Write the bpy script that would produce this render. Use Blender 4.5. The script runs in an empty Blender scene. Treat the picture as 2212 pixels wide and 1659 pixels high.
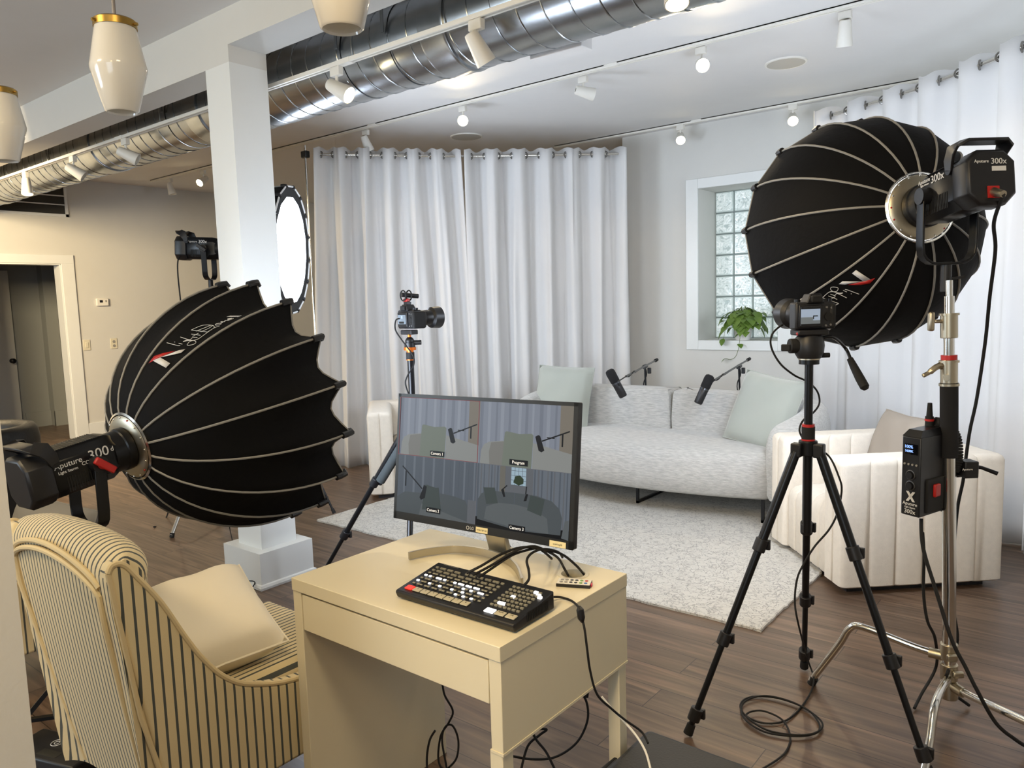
import bpy, bmesh, math, random
from mathutils import Matrix, Vector
random.seed(7)
C = bpy.context.scene
col = C.collection
PI = math.pi
V = Vector

# ------------------------------------------------------------------ camera
cam_data = bpy.data.cameras.new('camera'); cam_data.sensor_width = 36; cam_data.lens = 36*1643.7/2212
cam_data.clip_start = 0.05; cam_data.clip_end = 60
cam = bpy.data.objects.new('camera', cam_data); col.objects.link(cam)
CR, CD, CF = V((0.7813,0.6234,-0.0303)), V((0.0438,-0.1032,-0.9937)), V((-0.6226,0.7751,-0.1079))
cam.matrix_world = Matrix(((CR.x, -CD.x, -CF.x, 0), (CR.y, -CD.y, -CF.y, 0), (CR.z, -CD.z, -CF.z, 1.4656), (0, 0, 0, 1)))
C.camera = cam
# ------------------------------------------------------------------ world, exposure
C.view_settings.view_transform = 'Standard'; C.view_settings.look = 'None'
C.view_settings.exposure = 0.0; C.view_settings.gamma = 1; C.view_settings.use_curve_mapping = False
w = bpy.data.worlds.new('world'); C.world = w; w.use_nodes = True
bg = w.node_tree.nodes['Background']; bg.inputs[0].default_value = (0.75, 0.87, 1, 1); bg.inputs[1].default_value = 1.0
C.cycles.max_bounces = 7; C.cycles.diffuse_bounces = 4; C.cycles.glossy_bounces = 4; C.cycles.transmission_bounces = 4
C.cycles.caustics_reflective = False; C.cycles.caustics_refractive = False
C.cycles.sample_clamp_indirect = 4; C.cycles.use_denoising = True
def area(name, loc, direc, sx, sy, power, colr):
    l = bpy.data.lights.new(name, 'AREA'); l.shape = 'RECTANGLE'; l.size = sx; l.size_y = sy; l.energy = power; l.color = colr
    o = bpy.data.objects.new(name, l); col.objects.link(o); o.location = loc
    o.rotation_euler = V(direc).to_track_quat('-Z', 'Y').to_euler(); return o
# daylight through the right wall's windows; rear areas are unseen fills, aimed up
area('daylight_right', (2.25, 4.9, 1.65), (-1, 0, 0), 2.6, 2.0, 80, (0.84, 0.93, 1))
area('rear_daylight_fill', (0.0, -2.9, 1.8), (-.25, 1, 0.9), 2.4, 1.5, 45, (0.74, 0.88, 1))  # cool fill tilted upwards to lift the near ceiling
area('rear_daylight_fill', (-5.6, -2.9, 1.7), (-.15, 1, 0.5), 2.4, 1.5, 110, (0.74, 0.88, 1))  # added to brighten the beam, column and ceiling on the left
# warm overhead light; extra unseen areas added for desk top, chair, door wall
area('warm_overhead_fill', (-0.55, -.8, 2.75), (-0.25, 0.9, -1), 0.8, 0.5, 36, (1, 0.68, 0.30))
area('warm_overhead_fill', (-0.55, 0.3, 2.88), (-.3, 0.35, -1), 0.6, 0.4, 25, (1, 0.79, 0.48))  # added to brighten the desk top
area('warm_overhead_fill', (-2.9, -.6, 2.85), (.25, 0.8, -1), 0.6, 0.5, 34, (1, 0.76, 0.42))  # added to light the back of the striped chair
area('warm_overhead_fill', (-7.0, 1.0, 2.75), (-1, 0.8, -.35), 1.0, 1.0, 300, (1, 0.77, 0.45))  # stands in for unseen lamps, brightens the door wall
# ------------------------------------------------------------------ materials
def lin(c):
    if isinstance(c, str): c = tuple(int(c[i:i+2], 16)/255 for i in (0, 2, 4))
    return tuple(x/12.92 if x <= .04045 else ((x+.055)/1.055)**2.4 for x in c) + (1,)
MATS = {}
def mat(name, c, rough=.6, metal=0, var=0, vscale=8, bump=0, bscale=60, stretch=(1, 1, 1), emit=0, ecol=None, trans=0, sheen=0, coat=0, c2=None):
    if name in MATS: return MATS[name]
    m = bpy.data.materials.new(name); m.use_nodes = True; nt = m.node_tree; N = nt.nodes; L = nt.links
    b = N['Principled BSDF']; b.inputs['Base Color'].default_value = lin(c); b.inputs['Roughness'].default_value = rough
    b.inputs['Metallic'].default_value = metal; b.inputs['Coat Weight'].default_value = coat
    b.inputs['Sheen Weight'].default_value = sheen
    if emit:
        b.inputs['Emission Color'].default_value = lin(ecol or c); b.inputs['Emission Strength'].default_value = emit
    tc = N.new('ShaderNodeTexCoord'); mp = N.new('ShaderNodeMapping'); mp.inputs['Scale'].default_value = stretch
    L.new(tc.outputs['Object'], mp.inputs['Vector'])
    n = N.new('ShaderNodeTexNoise'); n.inputs['Scale'].default_value = vscale; n.inputs['Detail'].default_value = 4
    L.new(mp.outputs[0], n.inputs['Vector'])
    r = N.new('ShaderNodeMix'); r.data_type = 'RGBA'
    a = lin(c); v = max(var, .02)
    r.inputs[6].default_value = tuple(x*(1-v) for x in a[:3]) + (1,)
    r.inputs[7].default_value = lin(c2) if c2 else tuple(min(1, x*(1+v)) for x in a[:3]) + (1,)
    L.new(n.outputs['Fac'], r.inputs[0]); L.new(r.outputs[2], b.inputs['Base Color'])
    if bump:
        n2 = N.new('ShaderNodeTexNoise'); n2.inputs['Scale'].default_value = bscale; n2.inputs['Detail'].default_value = 3
        L.new(mp.outputs[0], n2.inputs['Vector'])
        bp = N.new('ShaderNodeBump'); bp.inputs['Strength'].default_value = bump; bp.inputs['Distance'].default_value = .005
        L.new(n2.outputs['Fac'], bp.inputs['Height']); L.new(bp.outputs[0], b.inputs['Normal'])
    if trans:
        t = N.new('ShaderNodeBsdfTranslucent'); t.inputs[0].default_value = a; mx = N.new('ShaderNodeMixShader'); mx.inputs[0].default_value = trans
        L.new(b.outputs[0], mx.inputs[1]); L.new(t.outputs[0], mx.inputs[2]); L.new(mx.outputs[0], N['Material Output'].inputs['Surface'])
    MATS[name] = m; return m
def stripes(name, axis, period, base, dark, frac=.22):
    m = mat(name, base, .9, bump=.15, bscale=400, sheen=.2); nt = m.node_tree; N = nt.nodes; L = nt.links; b = N['Principled BSDF']
    tc = N.new('ShaderNodeTexCoord'); sp = N.new('ShaderNodeSeparateXYZ'); L.new(tc.outputs['Object'], sp.inputs[0])
    mu = N.new('ShaderNodeMath'); mu.operation = 'MULTIPLY'; mu.inputs[1].default_value = 1/period; L.new(sp.outputs[axis], mu.inputs[0])
    fr = N.new('ShaderNodeMath'); fr.operation = 'FRACT'; L.new(mu.outputs[0], fr.inputs[0])
    ls = N.new('ShaderNodeMath'); ls.operation = 'LESS_THAN'; ls.inputs[1].default_value = frac; L.new(fr.outputs[0], ls.inputs[0])
    mx = N.new('ShaderNodeMix'); mx.data_type = 'RGBA'; mx.inputs[6].default_value = lin(base); mx.inputs[7].default_value = lin(dark)
    L.new(ls.outputs[0], mx.inputs[0]); L.new(mx.outputs[2], b.inputs['Base Color']); return m
def floor_mat():
    m = bpy.data.materials.new('wood_planks'); m.use_nodes = True; nt = m.node_tree; N = nt.nodes; L = nt.links; b = N['Principled BSDF']
    tc = N.new('ShaderNodeTexCoord')
    br = N.new('ShaderNodeTexBrick'); br.offset = .37; br.inputs['Scale'].default_value = 1; br.inputs['Brick Width'].default_value = 1.22
    br.inputs['Row Height'].default_value = .15; br.inputs['Mortar Size'].default_value = .0018; br.inputs['Bias'].default_value = 0
    br.inputs['Color1'].default_value = (.0, .0, .0, 1); br.inputs['Color2'].default_value = (1, 1, 1, 1); br.inputs['Mortar'].default_value = (.5, .5, .5, 1)
    L.new(tc.outputs['Object'], br.inputs['Vector'])
    mp = N.new('ShaderNodeMapping'); mp.inputs['Scale'].default_value = (1.1, 16, 1); L.new(tc.outputs['Object'], mp.inputs['Vector'])
    ad = N.new('ShaderNodeVectorMath'); ad.operation = 'ADD'; L.new(mp.outputs[0], ad.inputs[0])
    sc = N.new('ShaderNodeVectorMath'); sc.operation = 'SCALE'; sc.inputs['Scale'].default_value = 9; L.new(br.outputs['Color'], sc.inputs[0]); L.new(sc.outputs[0], ad.inputs[1])
    n = N.new('ShaderNodeTexNoise'); n.inputs['Scale'].default_value = 1.6; n.inputs['Detail'].default_value = 6; n.inputs['Distortion'].default_value = .9
    L.new(ad.outputs[0], n.inputs['Vector'])
    cr = N.new('ShaderNodeValToRGB'); e = cr.color_ramp.elements
    e[0].position = .3; e[0].color = lin('4f3e31'); e[1].position = .72; e[1].color = lin('836b57'); x = e.new(.5); x.color = lin('695545')
    L.new(n.outputs['Fac'], cr.inputs[0])
    hs = N.new('ShaderNodeMix'); hs.data_type = 'RGBA'; hs.blend_type = 'MULTIPLY'; hs.inputs[0].default_value = 1
    mr = N.new('ShaderNodeMapRange'); mr.inputs['To Min'].default_value = .78; mr.inputs['To Max'].default_value = 1.06; L.new(br.outputs['Color'], mr.inputs[0])
    L.new(cr.outputs[0], hs.inputs[6]); L.new(mr.outputs[0], hs.inputs[7])
    gp = N.new('ShaderNodeMix'); gp.data_type = 'RGBA'; gp.inputs[7].default_value = lin('2e241c'); L.new(br.outputs['Fac'], gp.inputs[0]); L.new(hs.outputs[2], gp.inputs[6])
    L.new(gp.outputs[2], b.inputs['Base Color']); b.inputs['Roughness'].default_value = .34
    bp = N.new('ShaderNodeBump'); bp.inputs['Strength'].default_value = .12; bp.inputs['Distance'].default_value = .002; L.new(n.outputs['Fac'], bp.inputs['Height']); L.new(bp.outputs[0], b.inputs['Normal'])
    return m
def rug_mat():
    m = bpy.data.materials.new('carved_wool_rug'); m.use_nodes = True; nt = m.node_tree; N = nt.nodes; L = nt.links; b = N['Principled BSDF']
    tc = N.new('ShaderNodeTexCoord')
    n0 = N.new('ShaderNodeTexNoise'); n0.inputs['Scale'].default_value = 9; n0.inputs['Detail'].default_value = 3; L.new(tc.outputs['Object'], n0.inputs['Vector'])
    ad = N.new('ShaderNodeMix'); ad.data_type = 'RGBA'; ad.inputs[0].default_value = .22; L.new(tc.outputs['Object'], ad.inputs[6]); L.new(n0.outputs['Color'], ad.inputs[7])
    v = N.new('ShaderNodeTexVoronoi'); v.feature = 'DISTANCE_TO_EDGE'; v.inputs['Scale'].default_value = 11; L.new(ad.outputs[2], v.inputs['Vector'])
    n1 = N.new('ShaderNodeTexNoise'); n1.inputs['Scale'].default_value = 24; n1.inputs['Detail'].default_value = 2; n1.inputs['Distortion'].default_value = 1.2; L.new(tc.outputs['Object'], n1.inputs['Vector'])
    cr = N.new('ShaderNodeValToRGB'); e = cr.color_ramp.elements; e[0].position = .0; e[0].color = (1, 1, 1, 1); e[1].position = .03; e[1].color = (0, 0, 0, 1); L.new(v.outputs['Distance'], cr.inputs[0])
    cr2 = N.new('ShaderNodeValToRGB'); e = cr2.color_ramp.elements; e[0].position = .47; e[0].color = (0, 0, 0, 1); e[1].position = .495; e[1].color = (1, 1, 1, 1); L.new(n1.outputs['Fac'], cr2.inputs[0])
    cr3 = N.new('ShaderNodeValToRGB'); e = cr3.color_ramp.elements; e[0].position = .50; e[0].color = (1, 1, 1, 1); e[1].position = .525; e[1].color = (0, 0, 0, 1); L.new(n1.outputs['Fac'], cr3.inputs[0])
    mm = N.new('ShaderNodeMath'); mm.operation = 'MULTIPLY'; L.new(cr2.outputs[0], mm.inputs[0]); L.new(cr3.outputs[0], mm.inputs[1])
    mx = N.new('ShaderNodeMath'); mx.operation = 'MAXIMUM'; L.new(cr.outputs[0], mx.inputs[0])
    m2 = N.new('ShaderNodeMath'); m2.operation = 'MULTIPLY'; m2.inputs[1].default_value = 1.0; L.new(mm.outputs[0], m2.inputs[0]); L.new(m2.outputs[0], mx.inputs[1])
    m3 = N.new('ShaderNodeMath'); m3.operation = 'MULTIPLY'; m3.inputs[1].default_value = .62; L.new(mx.outputs[0], m3.inputs[0])
    cm = N.new('ShaderNodeMix'); cm.data_type = 'RGBA'; cm.inputs[6].default_value = lin('c9c5bc'); cm.inputs[7].default_value = lin('7d7b78'); L.new(m3.outputs[0], cm.inputs[0])
    L.new(cm.outputs[2], b.inputs['Base Color']); b.inputs['Roughness'].default_value = .95
    iv = N.new('ShaderNodeMath'); iv.operation = 'SUBTRACT'; iv.inputs[0].default_value = 1; L.new(mx.outputs[0], iv.inputs[1])
    bp = N.new('ShaderNodeBump'); bp.inputs['Strength'].default_value = .5; bp.inputs['Distance'].default_value = .006; L.new(iv.outputs[0], bp.inputs['Height']); L.new(bp.outputs[0], b.inputs['Normal'])
    return m
def glass_block_mat():
    m = bpy.data.materials.new('wavy_glass_block'); m.use_nodes = True; nt = m.node_tree; N = nt.nodes; L = nt.links; b = N['Principled BSDF']
    tc = N.new('ShaderNodeTexCoord'); n = N.new('ShaderNodeTexNoise'); n.inputs['Scale'].default_value = 13; n.inputs['Detail'].default_value = 1.5; n.inputs['Distortion'].default_value = 2.6
    L.new(tc.outputs['Object'], n.inputs['Vector'])
    cr = N.new('ShaderNodeValToRGB'); e = cr.color_ramp.elements; e[0].position = .36; e[0].color = lin('93a5a4'); e[1].position = .5; e[1].color = lin('e9f3f2')
    x = e.new(.55); x.color = lin('b9c9c8'); x = e.new(.6); x.color = lin('f4fafa')
    L.new(n.outputs['Fac'], cr.inputs[0]); L.new(cr.outputs[0], b.inputs['Emission Color']); b.inputs['Emission Strength'].default_value = .62  # glow imitates daylight behind the blocks
    b.inputs['Base Color'].default_value = (.35, .4, .4, 1); b.inputs['Roughness'].default_value = .08
    bp = N.new('ShaderNodeBump'); bp.inputs['Strength'].default_value = .6; bp.inputs['Distance'].default_value = .01; L.new(n.outputs['Fac'], bp.inputs['Height']); L.new(bp.outputs[0], b.inputs['Normal'])
    return m
wallm = mat('white_wall_paint', 'd0cfca', .7, bump=.05, bscale=180)
ceilm = mat('white_ceiling_paint', 'dddcda', .8, bump=.04, bscale=90)
trimm = mat('white_gloss_trim', 'e0e2e0', .35)
black = mat('black_plastic', '17171a', .42)
blackm = mat('black_metal', '1a1b1e', .3, metal=.4)
rubber = mat('black_rubber', '0e0e0f', .75)
fabricb = mat('black_softbox_fabric', '08080a', .8, bump=.25, bscale=45); fabricb.node_tree.nodes['Principled BSDF'].inputs['Specular IOR Level'].default_value = .18
silver = mat('silver_lining', 'c8c8c8', .3, metal=.9)
greyp = mat('grey_piping', '8f8d88', .6)
chrome = mat('chrome', 'd8d6d0', .16, metal=1)
satin = mat('satin_cast_metal', 'b9b09c', .36, metal=1)
whitep = mat('white_plastic', 'e6e3da', .4)
redm = mat('red_plastic', 'b3221e', .4)
orange = mat('orange_anodised', 'e0762a', .3, metal=.7)
whitee = mat('white_print', 'dcdcdc', .6)
darkglass = mat('dark_lens_glass', '0a0c12', .05, coat=1)
# ------------------------------------------------------------------ mesh helpers
class MB:
    def __init__(s): s.v = []; s.f = []; s.mi = []; s.T = Matrix.Identity(4); s.m = 0; s.flat = False
    def add(s, vs, fs):
        o = len(s.v); s.v += [s.T @ V(p) for p in vs]; s.f += [[i+o for i in f] for f in fs]; s.mi += [s.m]*len(fs); return s
    def box(s, c, d, R=None):
        x, y, z = [k/2 for k in d]; vs = [V((a*x, b*y, e*z)) for a in (-1, 1) for b in (-1, 1) for e in (-1, 1)]
        if R: vs = [R @ q for q in vs]
        return s.add([V(c)+q for q in vs], [(0, 1, 3, 2), (4, 6, 7, 5), (0, 4, 5, 1), (2, 3, 7, 6), (0, 2, 6, 4), (1, 5, 7, 3)])
    def b2(s, lo, hi): return s.box([(a+b)/2 for a, b in zip(lo, hi)], [b-a for a, b in zip(lo, hi)])
    def rings(s, rs, closed=True, cap=True, loop=False):
        n = len(rs[0]); vs = [p for r in rs for p in r]; fs = []; K = len(rs)
        for i in range(K if loop else K-1):
            for j in range(n if closed else n-1):
                a = i*n+j; b = i*n+(j+1) % n; c = ((i+1) % K)*n+(j+1) % n; d = ((i+1) % K)*n+j; fs.append((a, b, c, d))
        if cap and not loop: fs.append(tuple(range(n))[::-1]); fs.append(tuple(range((K-1)*n, K*n)))
        return s.add(vs, fs)
    def tube(s, pts, r, n=10, cap=True, loop=False, flat=None):
        P = [V(p) for p in pts]; K = len(P); rr = r if isinstance(r, (list, tuple)) else [r]*K; out = []; u = None
        for i in range(K):
            if loop: t = P[(i+1) % K]-P[i-1]
            else: t = P[min(i+1, K-1)]-P[max(i-1, 0)]
            t.normalize()
            if u is None: u = t.orthogonal().normalized()
            u = (u-t*u.dot(t)); u = u.normalized() if u.length > 1e-6 else t.orthogonal().normalized()
            w_ = t.cross(u)
            out.append([P[i]+(u*math.cos(2*PI*k/n)+w_*math.sin(2*PI*k/n))*rr[i] for k in range(n)])
        return s.rings(out, True, cap, loop)
    def cyl(s, a, b, r, r2=None, n=20): return s.tube([a, b], [r, r if r2 is None else r2], n)
    def lathe(s, prof, F=None, n=32, cap=False):
        F = F or Matrix.Identity(4)
        return s.rings([[F @ V((r*math.cos(2*PI*k/n), r*math.sin(2*PI*k/n), z)) for k in range(n)] for r, z in prof], True, cap)
    def bar(s, a, b, wd, th, up=(0, 0, 1)):
        a, b = V(a), V(b); t = (b-a); l = t.length; t.normalize(); x = t.cross(V(up)).normalized(); y = x.cross(t)
        return s.box((a+b)/2, (wd, l, th), Matrix((x, t, y)).transposed())
    def loft(s, outline, prof, zf=None, base=None, sm=0, pair=None):
        n = len(outline); P = [V((p[0], p[1])) for p in outline]; B_ = [V((p[0], p[1])) for p in base] if base else P; area_ = sum(P[i].x*P[(i+1) % n].y-P[(i+1) % n].x*P[i].y for i in range(n))
        nr = []
        for i in range(n):
            t = (B_[(i+1) % n]-B_[i-1]).normalized(); q = V((t.y, -t.x)); nr.append(q if area_ > 0 else -q)
        for _ in range(sm):
            nr = [(nr[i-1]+nr[i]*2+nr[(i+1) % n]).normalized() for i in range(n)]
        s.flat = True
        if pair is not None:
            s.rings([[V((P[i].x-nr[i].x*ins, P[i].y-nr[i].y*ins, (zf(i, z) if zf else z))) for i in range(n)] for z, ins in prof], True, False)
            o = len(s.v)-n; ix = [o+(pair+k) % n for k in range(n)]
            for k in range(n//2-1): s.f.append([ix[k], ix[k+1], ix[n-2-k], ix[n-1-k]]); s.mi.append(s.m)
            return s
        return s.rings([[V((P[i].x-nr[i].x*ins, P[i].y-nr[i].y*ins, (zf(i, z) if zf else z))) for i in range(n)] for z, ins in prof])
    def loftf(s, fn, prof):
        s.flat = True; return s.rings([[V((p[0], p[1], z)) for p in fn(ins)] for z, ins in prof])
    def sphere(s, c, r, sc=(1, 1, 1), n=16, k=10):
        return s.rings([[V(c)+V((r*sc[0]*math.sin(PI*(i+.02)/(k+.04))*math.cos(2*PI*j/n), r*sc[1]*math.sin(PI*(i+.02)/(k+.04))*math.sin(2*PI*j/n), r*sc[2]*math.cos(PI*(i+.02)/(k+.04)))) for j in range(n)] for i in range(k+1)])
    def text(s, body, size, F, ext=.0006, align='CENTER'):
        cu = bpy.data.curves.new('t', 'FONT'); cu.body = body; cu.size = size; cu.extrude = ext; cu.align_x = align; cu.align_y = 'CENTER'; cu.resolution_u = 3
        o = bpy.data.objects.new('t', cu); me = o.to_mesh()
        vs = [F @ v.co for v in me.vertices]; fs = [tuple(p.vertices) for p in me.polygons]; s.add(vs, fs)
        o.to_mesh_clear(); bpy.data.objects.remove(o); bpy.data.curves.remove(cu); return s
    def build(s, name, m, parent=None, smooth=True, bevel=0, seg=2, sub=0, solid=0, ang=40):
        me = bpy.data.meshes.new(name); vs = s.v
        if parent is not None: inv = parent.matrix_basis.inverted() if parent.parent is None else (WM[parent]).inverted(); vs = [inv @ p for p in vs]; loc = None
        else:
            xs, ys, zs = [p.x for p in vs], [p.y for p in vs], [p.z for p in vs]; loc = V(((min(xs)+max(xs))/2, (min(ys)+max(ys))/2, min(zs))); vs = [p-loc for p in vs]
        me.from_pydata([tuple(p) for p in vs], [], s.f)
        for mm in (m if isinstance(m, (list, tuple)) else [m]): me.materials.append(mm)
        for p, i in zip(me.polygons, s.mi): p.material_index = i
        bm = bmesh.new(); bm.from_mesh(me); bmesh.ops.recalc_face_normals(bm, faces=bm.faces); bm.to_mesh(me); bm.free()
        if smooth:
            me.polygons.foreach_set('use_smooth', [True]*len(me.polygons)); me.set_sharp_from_angle(angle=math.radians(ang))
            if s.flat:
                for p in me.polygons:
                    if len(p.vertices) > 8: p.use_smooth = False
        o = bpy.data.objects.new(name, me); col.objects.link(o)
        if parent is not None: o.parent = parent; WM[o] = WM.get(parent, parent.matrix_basis).copy()
        else: o.location = loc; WM[o] = Matrix.Translation(loc)
        if bevel:
            b = o.modifiers.new('bevel', 'BEVEL'); b.width = bevel; b.segments = seg; b.limit_method = 'ANGLE'; b.angle_limit = math.radians(40)
        if solid: b = o.modifiers.new('solid', 'SOLIDIFY'); b.thickness = solid; b.offset = 0
        if sub: b = o.modifiers.new('sub', 'SUBSURF'); b.levels = sub; b.render_levels = sub
        return o
WM = {}
def thing(name, label, cat, loc=(0, 0, 0), rz=0, group=None):
    o = bpy.data.objects.new(name, None); o.empty_display_size = .1; col.objects.link(o)
    o.matrix_basis = Matrix.Translation(V(loc)) @ Matrix.Rotation(rz, 4, 'Z'); WM[o] = o.matrix_basis.copy()
    o['label'] = label; o['category'] = cat
    if group: o['group'] = group
    return o
def tag(o, label, cat, group=None):
    o['label'] = label; o['category'] = cat
    if group: o['group'] = group
    return o
def struct(name, mb, m, **k):
    o = mb.build(name, m, smooth=False, **k); o['kind'] = 'structure'; return o
def dup(r, label=None, parent=None):
    c = r.copy(); col.objects.link(c)
    if parent is not None: c.parent = parent
    for ch in r.children: dup(ch, None, c)
    if label: c['label'] = label
    return c
def part_label(o, t): o['label'] = t; return o
def frame(origin, z, up=(0, 0, 1)):
    z = V(z).normalized(); x = V(up).cross(z).normalized(); y = z.cross(x)
    return Matrix(((x.x, y.x, z.x, origin[0]), (x.y, y.y, z.y, origin[1]), (x.z, y.z, z.z, origin[2]), (0, 0, 0, 1)))
def fxy(origin, x, y):
    x = V(x).normalized(); y = V(y); y = (y-x*y.dot(x)).normalized(); z = x.cross(y)
    return Matrix(((x.x, y.x, z.x, origin[0]), (x.y, y.y, z.y, origin[1]), (x.z, y.z, z.z, origin[2]), (0, 0, 0, 1)))
def smoothpts(P, k=6):
    P = [V(p) for p in P]; out = []
    for i in range(len(P)-1):
        a, b, c, d = P[max(i-1, 0)], P[i], P[i+1], P[min(i+2, len(P)-1)]
        for j in range(k):
            t = j/k; out.append(.5*((2*b)+(c-a)*t+(2*a-5*b+4*c-d)*t*t+(3*b-a-3*c+d)*t**3))
    out.append(P[-1]); return out
def cable(label, pts, r=.003, m=None, name='cable', cat='cable', k=8, group=None):
    return tag(MB().tube(smoothpts(pts, k), r, 8).build(name, m or rubber), label, cat, group)

# ================================================================== ROOM SHELL
XL, XR, YB, YN, ZC, ZN = -9.6, 2.4, 6.72, -3.0, 3.03, 2.945
struct('floor', MB().b2((-11.6, YN-.2, -.1), (XR+.2, 8.4, 0)), floor_mat())
struct('ceiling', MB().b2((-11.6, 2.3, ZC), (XR+.2, 8.4, ZC+.15)), ceilm)
struct('ceiling', MB().b2((-11.6, YN-.2, ZN), (XR+.2, 2.3, ZN+.23)), ceilm)
# wall with the door (left)
mb = MB(); mb.b2((XL-.15, YN, 0), (XL, 2.80, 3.1)); mb.b2((XL-.15, 3.70, 0), (XL, 8.2, 3.1)); mb.b2((XL-.15, 2.80, 2.055), (XL, 3.70, 3.1)); struct('wall_left', mb, wallm)
mb = MB(); mb.b2((XL, 2.70, 0), (XL+.02, 2.80, 2.155)); mb.b2((XL, 3.70, 0), (XL+.02, 3.84, 2.155)); mb.b2((XL, 2.70, 2.055), (XL+.022, 3.84, 2.155))
mb.b2((XL-.16, 3.685, 0), (XL+.012, 3.702, 2.055)); mb.b2((XL-.16, 2.8, 2.04), (XL+.012, 3.702, 2.058)); struct('trim_1', mb, trimm, bevel=.004)
mb = MB(); mb.b2((XL, 3.84, 0), (XL+.016, 8.0, .17)); mb.b2((XL, -3, 0), (XL+.016, 2.7, .17)); struct('baseboard_left', mb, trimm, bevel=.003)
# dark hallway beyond the doorway
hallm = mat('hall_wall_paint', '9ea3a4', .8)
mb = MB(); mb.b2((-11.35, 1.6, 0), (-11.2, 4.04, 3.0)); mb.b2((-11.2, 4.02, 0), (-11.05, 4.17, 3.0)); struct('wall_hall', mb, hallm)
mb = MB(); mb.b2((-11.6, 4.9, 0), (XL-.15, 5.0, 3)); mb.b2((-11.6, 1.5, 0), (XL-.15, 1.6, 3)); mb.b2((-11.75, 4.1, 0), (-11.6, 5, 3)); struct('wall_hall_side', mb, mat('dark_hall_wall', '4a5350', .85))  # side walls and far end coloured darker than the hallway wall
mb = MB(); mb.b2((-11.2, 3.72, 0), (-11.18, 4.04, .2)); mb.b2((-11.07, 4.02, 0), (-11.03, 4.19, .2)); struct('baseboard_hall', mb, hallm)
d = MB().b2((-11.18, 2.62, .01), (-11.14, 3.66, 2.05)).build('door_1', trimm, smooth=False); d['kind'] = 'structure'
MB().lathe([(.0, 0), (.03, 0), (.03, .008), (.012, .012), (.012, .035), (.03, .045), (.032, .06), (.02, .07), (0, .07)], frame((-11.14, 3.61, .90), (1, 0, 0))).build('door_knob', blackm, d)
d = MB().box((-10.15, 2.78, 1.03), (.9, .04, 2.0), Matrix.Rotation(.12, 3, 'Z')).build('door_2', trimm, smooth=False); d['kind'] = 'structure'
t = thing('wall_sconce', 'dark metal gooseneck wall lamp on the far wall of the dark hallway', 'lamp', (-11.6, 4.45, 1.85))
MB().tube(smoothpts([(-11.6, 4.45, 1.75), (-11.5, 4.45, 1.95), (-11.4, 4.45, 2.12), (-11.25, 4.45, 2.1), (-11.2, 4.45, 1.95)]), .012).build('arm', blackm, t)
MB().lathe([(.02, .1), (.05, .08), (.13, 0), (.125, 0), (.05, .07)], Matrix.Translation((-11.2, 4.45, 1.83))).build('shade', blackm, t)
# window wall (back) with a deep recess
WX0, WX1, WZ0, WZ1, WY = -3.115, -2.365, 1.048, 2.448, 7.13
mb = MB(); mb.b2((-3.915, YB, 0), (WX0, YB+.41, 3.1)); mb.b2((WX1, YB, 0), (XR, YB+.41, 3.1)); mb.b2((WX0, YB, 0), (WX1, YB+.41, WZ0)); mb.b2((WX0, YB, WZ1), (WX1, YB+.41, 3.1))
struct('wall_back', mb, wallm)
mb = MB(); mb.b2((-11.6, 8.1, 0), (-3.86, 8.25, 3.1)); mb.b2((-3.915, YB+.41, 0), (-3.75, 8.25, 3.1)); struct('wall_back_recess', mb, wallm)
mb = MB(); mb.b2((XR, YN, 0), (XR+.15, YB+.1, .6)); mb.b2((XR, YN, 2.7), (XR+.15, YB+.1, 3.1)); mb.b2((XR, YN, .6), (XR+.15, 3.5, 2.7)); mb.b2((XR, 6.2, .6), (XR+.15, YB+.1, 2.7)); mb.b2((XR, 4.8, .6), (XR+.15, 4.95, 2.7)); struct('wall_right', mb, wallm)
mb = MB(); mb.b2((-9.6, YN-.15, 0), (-6.9, YN, 3)); mb.b2((-6.9, YN-.15, 0), (-4.3, YN, .95)); mb.b2((-6.9, YN-.15, 2.5), (-4.3, YN, 3)); mb.b2((-4.3, YN-.15, 0), (-1.3, YN, 3)); mb.b2((1.3, YN-.15, 0), (XR, YN, 3)); mb.b2((-1.3, YN-.15, 0), (1.3, YN, 1.0)); mb.b2((-1.3, YN-.15, 2.6), (1.3, YN, 3)); struct('wall_front', mb, wallm)  # left window opening added to go with the rear fill
win = thing('window_1', '', 'window', ((WX0+WX1)/2, YB, WZ0)); del win['label']; del win['category']; win['kind'] = 'structure'
mb = MB(); q = .12
mb.b2((WX0-q, YB-.022, WZ0-q+.03), (WX0, YB, WZ1+q-.03)); mb.b2((WX1, YB-.022, WZ0-q+.03), (WX1+q, YB, WZ1+q-.03)); mb.b2((WX0, YB-.022, WZ1), (WX1, YB, WZ1+q-.03)); mb.b2((WX0, YB-.022, WZ0-q+.03), (WX1, YB, WZ0))
mb.build('window_frame', trimm, win, bevel=.003)
gm = glass_block_mat(); mort = mat('grey_mortar', '8b9492', .7)
MB().b2((WX0, WY-.02, WZ0), (WX1, WY+.05, WZ1)).build('mortar', mort, win)
clear = mat('block_edge_glass', 'c3cfcd', .08, coat=1, emit=.25)  # faint glow imitates daylight in the block edges
bw, bh = (WX1-WX0)/4, (WZ1-WZ0)/7
for i in range(4):
    for j in range(7):
        x0, z0 = WX0+bw*i, WZ0+bh*j
        g = MB().b2((x0+.006, WY-.045, z0+.006), (x0+bw-.006, WY-.015, z0+bh-.006)).build('glass_block', clear, win, bevel=.008)
        MB().b2((x0+.018, WY-.05, z0+.018), (x0+bw-.018, WY-.044, z0+bh-.018)).build('wavy_face', gm, g)
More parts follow.
